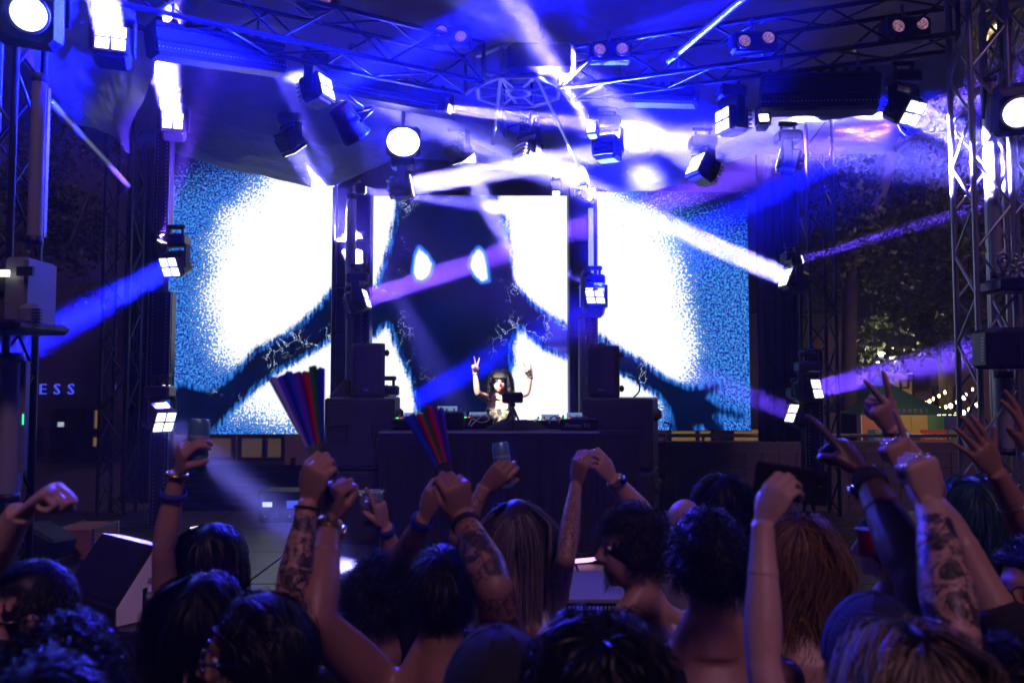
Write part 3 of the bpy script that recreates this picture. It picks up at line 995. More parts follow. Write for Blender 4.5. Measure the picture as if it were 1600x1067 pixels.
MB().box(P(56, 498, 4.42), (.12, .2, .16), bev=.03).build('side_pod', BLUP, cab)
MB().box(P(40, 424, 4.32), (.09, .02, .05)).build('dark_panel', BLK, cab)
m = MB()
for k in range(7): m.box(P(58, 484 + k * 5, 4.31), (.05, .02, .007))
m.build('vent_slats', BLK, cab)
MB().box(P(16, 512, 4.4), (.40, .5, .06), bev=.02).build('shelf', BLKM, cab)
hb_ = thing('par_lamp', 'small par lamp with a bright strip on the left front tower shelf', 'stage light', P(8, 430, 4.4))
MB().box(P(-2, 445, 4.45), (.2, .25, .16), bev=.03).build('body', BLK, hb_)
MB().box(P(6, 427, 4.30), (.055, .02, .035)).build('lens', glow('pale_strip', (1, .95, .8), 2.2), hb_)
mp_ = thing('clamp', 'bright metal clamps and hooks gathered on the right truss tower shelf', 'clamp', P(1585, 425, 6.0))
m = MB()
for k in range(9):
    q = P(1566 + k * 5, 405 + (k * 7) % 26, 5.9 + .03 * (k % 3))
    m.path([q + V((.04 * math.cos(a + k), .01 * k % .03, .05 * math.sin(a + k))) for a in (0, .8, 1.6, 2.4, 3.2, 4)], .012, 6)
m.build('hooks', STEEL, mp_)
MB().box(P(1580, 447, 6.0), (.32, .3, .10), bev=.02).build('shelf', BLKM, mp_)
pw = thing('loudspeaker', 'dark loudspeaker cabinet hung low on the right truss tower', 'speaker', P(1580, 560, 5.9))
MB().box(P(1575, 545, 5.9), (.36, .36, .30), bev=.03).build('cabinet', BLK, pw)
MB().box(P(1568, 545, 5.68), (.26, .02, .24), bev=.01).build('grille', BLKM, pw)
m = MB()
for k in range(8): m.box(P(1538, 528 + k * 5, 5.75), (.03, .03, .008))
m.build('vent_slats', STEEL, pw)
bs = thing('batten_light', 'thin blue edged upright batten on the left front tower', 'stage light', P(37, 700, 4.5))
MB().box(P(37, 650, 4.5), (.035, .05, .62), bev=.006).build('housing', BLUP, bs)
MB().box(P(36, 655, 4.47), (.008, .006, .06)).build('green_indicator', glow('green_led', (.05, 1, .5), 1.0), bs)

# dark light bars under the trusses
def light_bar(a, b_, h, d, label):
    a, b_ = V(a), V(b_)
    t = thing('light_bar', label, 'light bar', a)
    dr = (b_ - a); L = dr.length; dr.normalize()
    s = dr.cross(V((0, 0, 1))).normalized(); u = s.cross(dr)
    M = Matrix((dr, -s, u)).transposed()
    c = (a + b_) / 2
    MB().box(c, (L, d, h), M, bev=.025).build('housing', BLK, t)
    m = MB()
    m.box(c + M @ V((0, -d / 2 - .012, -.02)), (L * .96, .02, .02), M)
    m.box(c + M @ V((0, -d / 2 - .012, h * .34)), (L * .96, .02, .03), M)
    m.build('front_rib', BLKM, t)
    dm = MB()
    for k in range(int(L / .03)):
        dm.box(c + M @ V((-L / 2 + .03 + k * .03, -d / 2 - .002, -h * .28)), (.009, .008, .006), M)
    o = dm.build('led_dots', DOTM, t); o['kind'] = 'stuff'
    for k in (-.32, .32):
        q = c + dr * (L * k) + u * (h / 2)
        m = MB()
        m.tube(q, q + V((0, 0, .22)), .014, 6)
        m.box(q + V((0, 0, .24)), (.07, .07, .08), bev=.012)
        m.build('hanging_clamp', STEEL, t)
    m = MB()
    for k in range(9):
        m.box(c + M @ V((-L * .42 + k * L * .105, d * .1, h / 2 + .025)), (.05, d * .7, .05), M, bev=.01)
    m.build('heat_fins', BLKM, t)
    return t
light_bar(P(232, 62, 5.9), P(440, 95, 6.7), .26, .2, 'long black light bar under the left roof truss')
light_bar(P(512, 128, 7.2), P(704, 165, 7.9), .24, .2, 'long black light bar lit by the blue beam left of the hub')
light_bar(P(1186, 150, 6.9), P(1374, 146, 6.6), .33, .22, 'deep black light bar below the right roof truss')
light_bar(P(948, 150, 7.6), P(1091, 153, 7.3), .17, .2, 'slim black light bar right of the hub behind the smoky beam')
mt_ = thing('hoist_motor', 'black chain hoist box beside the hub', 'hoist', P(840, 98, 7.2))
MB().box(P(845, 98, 7.2), (.62, .3, .28), bev=.04).build('body', BLK, mt_)
MB().path([P(845, 98, 7.2) + V((0, 0, .14)), P(845, 40, 7.2)], .012, 6).build('chain', STEEL, mt_)

# twin round blinders on the trusses
PINKL = None
def grid_lens():
    m, nt, b = node_mat('honeycomb_lens')
    N, L = nt.nodes, nt.links
    tc = N.new('ShaderNodeTexCoord'); v = N.new('ShaderNodeTexVoronoi'); v.inputs['Scale'].default_value = 90
    L.new(tc.outputs['Object'], v.inputs['Vector'])
    r = N.new('ShaderNodeMapRange'); L.new(v.outputs['Distance'], r.inputs[0]); r.inputs[1].default_value = .2; r.inputs[2].default_value = .6; r.inputs[3].default_value = .55; r.inputs[4].default_value = .08
    b.inputs['Emission Color'].default_value = (.9, .42, .62, 1)
    L.new(r.outputs[0], b.inputs['Emission Strength'])
    b.inputs['Base Color'].default_value = (.1, .08, .08, 1)
    return m
PINKL = grid_lens()
for (x1, y1, x2, y2, Y, lab) in ((690, 50, 720, 58, 6.9, 'twin round lamp crossed by the blue beam left of the centre'), (937, 78, 972, 77, 6.9, 'twin round lamp on the truss right of the hub'),
                                (1163, 65, 1200, 60, 6.5, 'twin round lamp on the middle of the right truss'), (1403, 42, 1440, 38, 6.2, 'twin round lamp on the right truss near the tower'), (478, -4, 508, 2, 6.5, 'twin round lamp at the top edge above the left truss')):
    a, b_ = P(x1, y1, Y), P(x2, y2, Y)
    t = thing('blinder_lamp', lab, 'stage light', (a + b_) / 2)
    MB().box((a + b_) / 2 + V((0, .09, 0)), (abs(b_.x - a.x) + .18, .16, .17), bev=.02).build('housing', BLK, t)
    for q in (a, b_):
        M = Matrix.Translation(q) @ Matrix.Rotation(R(90), 4, 'X')
        MB().lathe([(.064, 0), (.064, .02), (.054, .022), (.052, .005)], 18, M, cap=False).build('lens_ring', BLKM, t)
        MB().lathe([(.052, .006), (.03, .012), (.001, .014)], 18, M).build('lens', PINKL, t)
    MB().tube((a + b_) / 2 + V((0, .09, .08)), (a + b_) / 2 + V((0, .12, .22)), .015, 6).build('hook', STEEL, t)
# ------------------------------------------------------------------ moving lights (one prototype of each kind, copied with its parts)
LAV, BLU, WHT, PUR = (.13, .105, 1.0), (.003, .005, 1.0), (.20, .18, 1.0), (.14, .05, 1.0)
def make_quad():
    r = thing('moving_light', 'prototype', 'stage light')
    b = MB().box((0, 0, -.02), (.25, .20, .12), bev=.02)
    for s in (-1, 1): b.tube((s * .07, 0, .04), (s * .07, 0, .11), .016, 6)
    b.box((0, 0, .12), (.20, .05, .05), bev=.012)
    b.build('base', BLK, r)
    y = MB()
    for s in (-1, 1):
        y.box((s * .145, 0, -.20), (.022, .09, .26), bev=.008)
    y.box((0, 0, -.085), (.31, .10, .03), bev=.008)
    yo = y.build('yoke', BLKM, r)
    h = MB().box((0, 0, .02), (.245, .245, .20), bev=.03)
    for k in range(5): h.box((0, -.08 + k * .04, .13), (.2, .012, .04))
    h.box((0, 0, -.085), (.235, .235, .03), bev=.008)
    ho = h.build('head', BLK, r)
    c = MB().box((0, 0, 0), (.092, .092, .014), bev=.012).build('lens_cell', LENS)
    for sx in (-1, 1):
        for sy in (-1, 1):
            q = bpy.data.objects.new('lens_cell', c.data); COL.objects.link(q)
            q.parent = ho; q.matrix_local = Matrix.Translation((sx * .054, sy * .054, -.104))
    bpy.data.objects.remove(c)
    return r
def make_pin():
    r = thing('pin_light', 'prototype', 'stage light')
    b = MB().box((0, 0, .02), (.09, .08, .05), bev=.01)
    b.build('base', BLK, r)
    y = MB()
    for s in (-1, 1): y.box((s * .062, 0, -.07), (.01, .04, .16), bev=.004)
    y.box((0, 0, -.005), (.134, .045, .012))
    y.build('yoke', BLKM, r)
    h = MB().box((0, 0, .02), (.105, .105, .12), bev=.015)
    for k in range(3): h.box((0, -.03 + k * .03, .085), (.08, .008, .02))
    ho = h.build('head', BLK, r)
    MB().box((0, 0, -.045), (.085, .085, .016), bev=.01).build('lens', LENS, ho)
    return r
QUAD, PIN = make_quad(), make_pin()
_used = {'Q': False, 'P': False}
def fixture(kind, px, py, Y, tx, ty, TY, e, spread, col, label, lit=True, size=None, mount=1):
    L, T = P(px, py, Y), P(tx, ty, TY)
    d = (T - L).normalized()
    proto, off, piv = (QUAD, .112, .30) if kind == 'Q' else (PIN, .055, .12)
    r = proto if not _used[kind] else copy_tree(proto)
    _used[kind] = True
    c = L - d * off
    r.location = c + V((0, 0, piv * (.93 if kind == 'Q' else .9) * mount))
    r['label'] = label
    r['group'] = 'moving quad lights of the show' if kind == 'Q' else 'small single lens lights of the show'
    a = math.atan2(d.y, d.x) - math.pi / 2
    if mount < 0: r.rotation_euler = (math.pi, 0, 0)
    X = V((math.cos(a), math.sin(a), 0))
    Zz = -d
    Yy = Zz.cross(X).normalized()
    X = Yy.cross(Zz).normalized()
    Rm = Matrix((X, Yy, Zz)).transposed().to_4x4()
    inv = r.rotation_euler.to_matrix().to_4x4().inverted()
    for ch in r.children:
        nm = ch.name.split('.')[0]
        if nm == 'yoke':
            ch.matrix_local = Matrix.Rotation(a * mount, 4, 'Z')
        elif nm == 'head':
            ch.matrix_local = inv @ Matrix.Translation(c - V(r.location)) @ Rm
            if not lit:
                for q in ch.children:
                    q.data = q.data.copy(); q.data.materials.clear(); q.data.materials.append(BLKM)
    if e:
        l = bpy.data.lights.new('beam_lamp', 'AREA')
        l.shape = 'SQUARE'
        l.size = size or (.185 if kind == 'Q' else .075)
        l.energy = e * (44.0 if spread <= 12 else 14.0); l.color = col; l.spread = R(spread * .8)
        o = bpy.data.objects.new('beam_lamp', l); COL.objects.link(o)
        o.location = L + d * .012
        o.rotation_euler = d.to_track_quat('-Z', 'Y').to_euler()
    return r
B = 'moving light '
FX = [
    ('Q', 173, 58, 5.6, 152, -50, 5.0, 55, 6, WHT, 'boxy moving light hung at the upper left beaming upward'),
    ('Q', 270, 188, 8.3, 258, 112, 7.6, 150, 12, LAV, 'moving light on the upper left pixel bar beaming a white pool onto the roof sheet'),
    ('P', 435, 115, 6.7, 478, 195, 6.9, 30, 7, LAV, 'small light at the right end of the long left light bar beaming down'),
    ('Q', 512, 135, 7.0, 712, 50, 6.6, 110, 12, BLU, 'moving light under the left truss with a broad blue beam up to the right'),
    ('Q', 463, 237, 8.75, 531, 348, 9.2, 60, 7, WHT, 'moving light before the left swag of the roof sheet with a white beam downward'),
    ('Q', 724, 250, 9.0, 806, 400, 9.6, 90, 6, WHT, 'moving light hanging above the hooded head with a short white beam straight down'),
    ('Q', 645, 290, 8.4, 842, 256, 8.45, 190, 4, WHT, 'moving light sending a thick white beam to the right above the middle screen'),
    ('Q', 838, 246, 8.7, 925, 292, 9.3, 150, 8, WHT, 'moving light right of centre flooding a short white beam towards the right column'),
    ('Q', 955, 238, 7.9, 1010, 285, 9.1, 20, 22, LAV, 'moving light before the right swag with a smoky spreading beam'),
    ('P', 923, 200, 7.5, 814, 22, 6.0, 24, 9, LAV, 'small light on the rafter pole making a white pool on the roof sheet'),
    ('Q', 1085, 255, 7.6, 880, 104, 7.1, 60, 8, WHT, 'moving light with the brightest wide beam rising left to the hub'),
    ('Q', 1127, 188, 7.2, 1040, 178, 7.0, 130, 26, BLU, 'moving light under the right truss facing left with smoke before its lens'),
    ('P', 1194, 183, 6.8, 1230, 60, 6.0, 5, 60, BLU, 'tiny white light at the lower left corner of the deep black bar'),
    ('Q', 1215, 250, 8.3, 1005, 215, 8.78, 85, 5, LAV, 'moving light on the back right tower with a long thin beam to the left'),
    ('Q', 1428, 178, 6.7, 1600, 258, 5.9, 38, 6, WHT, 'moving light hung near the right tower with a thick beam down to the right'),
    ('Q', 1226, 433, 8.8, 932, 302, 8.62, 130, 5, WHT, 'moving light beside the drape with a long white beam across the right screen'),
    ('P', 1255, 405, 8.6, 1480, 338, 8.2, 7, 6, PUR, 'small light on the back right tower with a purple beam over the trees'),
    ('P', 917, 307, 8.9, 1010, 352, 9.5, 26, 20, LAV, 'small light at the top of the right column aimed across the right screen'),
    ('P', 869, 303, 8.9, 869, 380, 8.7, 8, 12, LAV, 'small light at the top right corner of the middle screen'),
    ('P', 572, 298, 9.0, 765, 322, 9.7, 40, 7, LAV, 'small light at the top of the left column beaming right over the hood'),
    ('Q', 574, 466, 8.9, 782, 397, 8.84, 60, 5, PUR, 'moving light on the left column with twin lilac beams crossing the dark head'),
    ('P', 566, 438, 8.95, 700, 414, 9.7, 16, 6, PUR, 'small light just above the moving light of the left column'),
    ('Q', 930, 463, 8.9, 1030, 40, 6.4, 240, 52, BLU, 'moving light on the right column tilted up with little beam'),
    ('P', 914, 440, 8.95, 868, 410, 9.65, 30, 8, LAV, 'small light just above the moving light of the right column'),
    ('Q', 264, 418, 8.4, 70, 522, 6.9, 55, 7, BLU, 'moving light at the left screen edge with a deep blue beam down to the left'),
    ('P', 254, 376, 8.4, 270, 320, 8.3, 14, 10, PUR, 'small light above the left edge light with a short pink beam upward'),
    ('Q', 258, 660, 7.9, 500, 862, 6.6, 3.5, 11, WHT, 'tilted moving light low at the left edge showing four clear cells'),
    ('P', 260, 608, 8.38, 262, 640, 7.6, 2, 40, LAV, 'small white light at the foot of the middle pixel bar'),
    ('Q', 1404, 196, 7.9, 1090, 362, 9.3, 90, 8, BLU, 'moving light behind the right truss with a blue beam falling left to the drape'),
    ('Q', 1278, 607, 8.6, 1500, 556, 7.6, 22, 11, PUR, 'moving light low on the back right tower beaming right past the raised hands'),
    ('Q', 1236, 645, 8.8, 1136, 604, 8.72, 20, 15, PUR, 'moving light low beside the drape with a short lilac beam over the spread fingers'),
    ('P', 704, 171, 7.6, 805, 182, 7.4, 55, 7, LAV, 'small light at the end of the blue lit bar with a bright stub of beam'),
    ('Q', 618, 640, 8.9, 800, 545, 8.6, 100, 14, BLU, 'moving light on the floor behind the left subwoofer beaming blue behind the performer'),
]
for f in FX: fixture(*f)
# black par can that faces the stage and lights the performer
def par_can():
    p = P(545, 195, 6.3)
    t = thing('par_can', 'black par can with a loop yoke hanging unlit from behind, aimed at the performer', 'stage light', p)
    d = (P(790, 600, 8.0) - p).normalized()
    M = Matrix.Translation(p) @ d.to_track_quat('Z', 'Y').to_matrix().to_4x4()
    MB().lathe([(.03, -.17), (.09, -.16), (.10, -.05), (.125, .10), (.13, .12), (.115, .12), (.10, .06)], 20, M).build('can', BLK, t)
    m = MB()
    m.path([M @ V((.14, 0, 0)), M @ V((.145, .16, 0)), M @ V((.1, .24, 0)), M @ V((-.1, .24, 0)), M @ V((-.145, .16, 0)), M @ V((-.14, 0, 0))], .013, 6)
    m.build('yoke', BLKM, t)
    MB().tube(M @ V((0, .24, 0)), P(545, 150, 6.3), .014, 6).build('hook', STEEL, t)
    l = bpy.data.lights.new('par_lamp', 'AREA'); l.shape = 'DISK'; l.size = .18; l.energy = 8.5; l.color = (1, .88, .78); l.spread = R(16)
    o = bpy.data.objects.new('par_lamp', l); COL.objects.link(o); o.location = p + d * .14
    o.rotation_euler = d.to_track_quat('-Z', 'Y').to_euler()
par_can()
# strobe that glares straight into the crowd
def strobe():
    p = P(630, 222, 7.8)
    t = thing('strobe_light', 'glaring white strobe below the hub facing the crowd', 'stage light', p)
    f = (V((0, 0, 2.4)) - p).normalized()
    M = Matrix.Translation(p) @ f.to_track_quat('Z', 'Y').to_matrix().to_4x4()
    b = MB().box((0, 0, -.08), (.34, .30, .14), bev=.03); b.v = [tuple(M @ V(v)) for v in b.v]
    b.build('housing', BLK, t)
    b = MB().lathe([(.145, -.02), (.15, .0), (.12, .03), (.07, .045), (.002, .05)], 28, Matrix.Diagonal((1.05, .9, 1, 1))); b.v = [tuple(M @ V(v)) for v in b.v]
    b.build('lens', glow('strobe_lens', (.75, .72, 1), 30), t)
    MB().tube(M @ V((0, .14, -.1)), P(630, 160, 8.0), .016, 6).build('hook', STEEL, t)
    l = bpy.data.lights.new('strobe_lamp', 'AREA'); l.shape = 'RECTANGLE'; l.size = .4; l.size_y = .26; l.energy = 330; l.color = (.010, .009, 1); l.spread = R(110)
    o = bpy.data.objects.new('strobe_lamp', l); COL.objects.link(o); o.location = p + f * .03
    o.rotation_euler = f.to_track_quat('-Z', 'Y').to_euler()
    l = l.copy(); l.energy = 14; l.spread = R(40); l.color = (.10, .09, 1)
    o = bpy.data.objects.new('strobe_lamp', l); COL.objects.link(o); o.location = p + f * .05
    o.rotation_euler = f.to_track_quat('-Z', 'Y').to_euler()
strobe()

# ------------------------------------------------------------------ stage gear
def box_at(t, name, x0, x1, y0, y1, z0, z1, mat, bev=.012):
    return MB().box(((x0 + x1) / 2, (y0 + y1) / 2, (z0 + z1) / 2), (x1 - x0, y1 - y0, z1 - z0), bev=bev).build(name, mat, t)
TZ = 1.745
tx0, tx1 = P(592, 672, 7).x, P(936, 672, 7).x
tb = thing('dj_table', 'long performer table with black cloth hanging to the stage', 'table', ((tx0 + tx1) / 2, 7.4, SZ))
box_at(tb, 'tabletop', tx0, tx1 + .35, 7.0, 7.9, TZ - .04, TZ, BLK, .006)
box_at(tb, 'edge_strip', tx0, tx1, 6.985, 6.999, TZ - .022, TZ - .006, surf('pale_edge', (.25, .25, .27), .4), .002)
n = 150
vs = []
for j in range(13):
    for i in range(n + 1):
        x = tx0 + (tx1 + .35 - tx0) * i / n
        u = j / 12
        vs.append((x, 6.978 - .004 - (.028 * math.sin(i * .55 + math.sin(i * .13) * 2) + .01 * math.sin(i * 1.7)) * u - .02 * u, TZ - .025 - (TZ - .03 - SZ) * u))
fs = [(j * (n + 1) + i, j * (n + 1) + i + 1, (j + 1) * (n + 1) + i + 1, (j + 1) * (n + 1) + i) for j in range(12) for i in range(n)]
MB().add(vs, fs, True).build('cloth', CLOTH_BLK, tb)
for xx in (tx0 + .1, tx1 + .25):
    for yy in (7.15, 7.8): MB().tube((xx, yy, SZ), (xx, yy, TZ - .04), .022, 8).build('leg', STEEL, tb)

SPK = surf('speaker_paint', (0.02, 0.021, 0.025), .5, 0, .3, 18, .35, 150)
GRILL = surf('speaker_grille', (0.03, 0.03, 0.034), .45, .4, .2, 20, .5, 260)
def rotz(c, a): return Matrix.Translation(c) @ Matrix.Rotation(a, 4, 'Z') @ Matrix.Translation(-V(c))
def subwoofer(cx, cyy, z, w, d, h, ang, label):
    t = thing('subwoofer', label, 'speaker', (cx, cyy, z), 'subwoofers beside the performer')
    M = Matrix.Translation((cx, cyy, z)) @ Matrix.Rotation(ang, 4, 'Z')
    def put(b, nm, mat):
        b.v = [tuple(M @ V(v)) for v in b.v]
        return b.build(nm, mat, t)
    put(MB().box((0, 0, h / 2), (w, d, h), bev=.015), 'cabinet', SPK)
    put(MB().box((0, -d / 2 - .006, h / 2), (w * .92, .014, h * .9), bev=.01), 'grille', GRILL)
    for s in (-1, 1):
        m = MB()
        m.box((s * w * .28, -d / 2 - .016, h * .42), (.15, .01, .02)); m.box((s * w * .28, -d / 2 - .016, h * .62), (.15, .01, .02))
        m.box((s * w * .28 - .07, -d / 2 - .0165, h * .52), (.02, .01, .22 * h)); m.box((s * w * .28 + .07, -d / 2 - .0165, h * .52), (.02, .01, .22 * h))
        put(m, 'handle_recess', BLK)
    for s in (-1, 1):
        put(MB().lathe([(.05, 0), (.055, .02), (.03, .05)], 14, Matrix.Translation((w / 2 - .005, s * d * .25, h * .75)) @ Matrix.Rotation(R(90), 4, 'Y')), 'foot_knob', RUBBER)
    for sx in (-1, 1):
        for sy in (-1, 1):
            put(MB().box((sx * w * .42, sy * d * .42, -.004), (.05, .05, .02)), 'rubber_foot', RUBBER)
lx = (P(503, 622, 7.25).x + P(612, 622, 7.25).x) / 2
ztop = P(0, 622, 7.25).z
hh = (ztop - SZ) / 2
subwoofer(lx, 7.62, SZ + .012, .63, .72, hh - .012, R(4), 'lower black subwoofer of the stack left of the table')
subwoofer(lx, 7.62, SZ + hh + .012, .63, .72, hh - .012, R(4), 'upper black subwoofer of the stack left of the table')
rx = (P(925, 622, 7.15).x + P(1038, 622, 7.15).x) / 2
subwoofer(rx, 7.6, SZ + .012, .64, .74, hh - .012, R(-14), 'lower black subwoofer of the stack right of the table')
subwoofer(rx, 7.6, SZ + hh + .012, .64, .74, hh - .012, R(-14), 'upper black subwoofer of the stack right of the table')
def loudspeaker(px0, px1, ytop, Y, ang, label):
    a, b_ = P(px0, ytop, Y), P(px1, ytop, Y)
    z0 = ztop + .004
    h = a.z - z0
    w = (b_.x - a.x) * .93
    t = thing('loudspeaker', label, 'speaker', ((a.x + b_.x) / 2, Y + .17, z0), 'loudspeakers on the subwoofers')
    M = Matrix.Translation(((a.x + b_.x) / 2, Y + .17, z0)) @ Matrix.Rotation(ang, 4, 'Z')
    def put(b, nm, mat):
        b.v = [tuple(M @ V(v)) for v in b.v]
        return b.build(nm, mat, t)
    out = [(-w / 2, -.10), (-w / 2 + .05, -.16), (w / 2 - .05, -.16), (w / 2, -.10), (w * .34, .17), (-w * .34, .17)]
    vs = [(x, y, z) for z in (0, .02, h - .02, h) for x, y in [(p * (1 if z in (.02, h - .02) else .97), q * (1 if z in (.02, h - .02) else .97)) for p, q in out]]
    fs = [tuple(range(5, -1, -1)), tuple(range(18, 24))] + [(k * 6 + i, k * 6 + (i + 1) % 6, k * 6 + 6 + (i + 1) % 6, k * 6 + 6 + i) for k in range(3) for i in range(6)]
    put(MB().add(vs, fs), 'cabinet', SPK)
    g_ = MB()
    n = 12
    vs = []
    for j in (0, 1):
        for i in range(n + 1):
            u = -1 + 2 * i / n
            vs.append((u * (w / 2 - .035), -.164 - .022 * (1 - u * u), .035 + j * (h - .07)))
    g_.add(vs, [(i, i + 1, n + 2 + i, n + 1 + i) for i in range(n)], True)
    put(g_, 'grille', GRILL)
    m = MB()
    m.box((-.0, -.189, h * .5), (.006, .006, h * .86)); 
    put(m, 'grille_seam', BLK)
    put(MB().box((0, -.190, .07), (.05, .006, .02), bev=.003), 'badge', STEEL)
    for s in (-1, 1):
        put(MB().lathe([(.028, 0), (.032, .02), (.015, .035)], 12, Matrix.Translation((w / 2 - .01, -.02, h * (.5 + s * .33))) @ Matrix.Rotation(R(90), 4, 'Y')), 'side_knob', RUBBER)
loudspeaker(544, 602, 536, 7.35, R(0), 'loudspeaker standing on the left subwoofer stack')
loudspeaker(919, 977, 540, 7.35, R(-18), 'loudspeaker standing on the right subwoofer stack')
# table gear
LEDG = glow('green_led_dot', (.1, 1, .2), 3)
LEDR = glow('red_led_dot', (1, .1, .1), 1.2)
SCRN = glow('player_display', (.35, .55, 1), .35)
def player(px, Y, w, label, txt=None, h=.10, kind='media_player'):
    x = P(px, 660, Y).x
    t = thing(kind, label, 'player' if kind == 'media_player' else 'mixer', (x, Y, TZ))
    MB().box((x, Y + .16, TZ + h / 2), (w, .34, h), bev=.012).build('body', BLKM, t)
    MB().box((x, Y + .26, TZ + h + .02), (w * .55, .01, .06), Matrix.Rotation(R(-50), 3, 'X')).build('display', SCRN, t)
    if kind == 'media_player':
        MB().lathe([(.085, 0), (.088, .012), (.08, .018), (.03, .018)], 20, Matrix.Translation((x, Y + .10, TZ + h))).build('jog_wheel', STEEL, t)
    for k in range(5):
        MB().lathe([(.009, 0), (.009, .022), (.006, .025)], 8, Matrix.Translation((x - w * .38 + k * w * .19, Y + .21 + .03 * (k % 2), TZ + h))).build('knob', GREYP, t)
    for k in range(3):
        MB().box((x - w * .36 + k * .035, Y + .03, TZ + h + .004), (.022, .022, .008), bev=.003).build('button', (LEDG, LEDR, GREYP)[k], t)
    if txt: letters(txt, (x - w * .36, Y - .016, TZ + h * .3), .045, GREYP, t, .001, -.001)
player(640, 7.15, .32, 'media player at the left end of the table')
player(695, 7.18, .34, 'tall black mixer with knobs left of the performer', None, .16, 'mixing_desk')
player(745, 7.3, .30, 'media player just left of the camera tripod')
player(862, 7.25, .30, 'low mixer with knobs just right of the camera tripod', None, .08, 'mixing_desk')
player(905, 7.12, .34, 'media player with pale lettering at the right end of the table', 'Pioneer DJ')
# camera on its tripod
ct = thing('camcorder', 'small black camera on a table tripod before the performer', 'camera', P(801, 660, 7.12))
cq = P(801, 621, 7.12)
MB().box(cq, (.185, .07, .095), bev=.012).build('body', BLK, ct)
MB().box(cq + V((0, .04, .0)), (.10, .05, .07), bev=.01).build('screen_back', BLKM, ct)
MB().lathe([(.03, 0), (.034, .05), (.028, .055)], 14, Matrix.Translation(cq + V((-.02, .05, 0))) @ Matrix.Rotation(R(-90), 4, 'X')).build('lens', BLKM, ct)
tri = thing('tripod', 'little black tripod under the camera on the table', 'tripod', (cq.x, cq.y, TZ))
MB().box(cq - V((0, 0, .065)), (.05, .05, .035), bev=.008).build('head', BLKM, tri)
for k in range(3):
    a = 2.1 * k + .5
    MB().path([cq - V((0, 0, .08)), V((cq.x + .10 * math.cos(a), cq.y + .10 * math.sin(a), TZ + .01))], [.012, .008], 6).build('leg', BLKM, tri)
def heap(px0, px1, Y, h, label, seed, z=TZ, d=.35, mat=CLOTH_BLK):
    a, b_ = P(px0, 660, Y), P(px1, 660, Y)
    cx, w = (a.x + b_.x) / 2, (b_.x - a.x) / 2
    nn = smooth_noise(seed)
    vs = []
    for j in range(13):
        r = j / 12
        for i in range(32):
            an = 2 * math.pi * i / 32
            hz_ = h * (1 - r ** 2.2) * (1 + .16 * nn(r * 3 * math.cos(an), r * 3 * math.sin(an)))
            vs.append((cx + w * r * math.cos(an), Y + d * .5 + d * .5 * r * math.sin(an), z + .004 + max(0, hz_)))
    fs = [(j * 32 + i, j * 32 + (i + 1) % 32, (j + 1) * 32 + (i + 1) % 32, (j + 1) * 32 + i) for j in range(12) for i in range(32)]
    return tag(MB().add(vs, fs, True).build('cloth_bag', mat), label, 'bag')
heap(755, 858, 7.06, .10, 'slumped black cloth bag on the table in front of the performer', 21)
heap(508, 560, 7.5, .13, 'crumpled black cable bag on top of the left subwoofer', 22, ztop + .004, .3)
def cable(pts, r, label, mat=RUBBER, name='cable'):
    P2 = [V(p) for p in pts]
    # Catmull-Rom smoothing
    out = []
    for i in range(len(P2) - 1):
        p0, p1, p2, p3 = P2[max(0, i - 1)], P2[i], P2[i + 1], P2[min(len(P2) - 1, i + 2)]
        for k in range(8):
            u = k / 8
            out.append(.5 * ((2 * p1) + (p2 - p0) * u + (2 * p0 - 5 * p1 + 4 * p2 - p3) * u * u + (-p0 + 3 * p1 - 3 * p2 + p3) * u ** 3))
    out.append(P2[-1])
    return tag(MB().path(out, r, 6).build(name, mat), label, 'cable')
GC = surf('grey_cable', (.35, .35, .4), .4)
cable([P(732, 664, 7.1), P(738, 655, 7.15), P(752, 660, 7.1), P(764, 655, 7.1), P(758, 648, 7.15), P(745, 656, 7.1), P(735, 666, 7.05)], .006, 'pale looping cable left of the cloth bag on the table', GC)
cable([P(585, 700, 7.2), P(590, 676, 7.05), P(606, 668, 7.05), P(625, 664, 7.2)], .008, 'black cable running over the left end of the table')
cable([P(858, 662, 7.2), P(862, 652, 7.2), P(870, 651, 7.2), P(874, 663, 7.2)], .006, 'thin grey cable arching beside the middle mixer', GC)
cable([P(981, 588, 7.55), P(996, 594, 7.5), P(999, 610, 7.5), P(990, 621, 7.5)], .008, 'cable curving down from the right loudspeaker')
cable([P(1038, 660, 7.3), P(1048, 664, 7.4), P(1044, 676, 7.4), P(1038, 690, 7.3), P(1046, 720, 7.4), P(1040, 760, 7.4)], .009, 'black cable dangling down the right subwoofer stack')
bt = thing('bottle', 'little dark bottle with a red base on the table right of the camera', 'bottle', (P(874, 660, 7.35).x, 7.35, TZ))
MB().lathe([(.02, 0), (.022, .01), (.022, .07), (.01, .09), (.01, .11)], 12, Matrix.Translation((P(874, 660, 7.35).x, 7.35, TZ))).build('glass', BLKM, bt)
MB().lathe([(.0235, .012), (.0235, .035)], 12, Matrix.Translation((P(874, 660, 7.35).x, 7.35, TZ)), cap=False).build('band', surf('red_band', (.5, .03, .03), .5), bt)

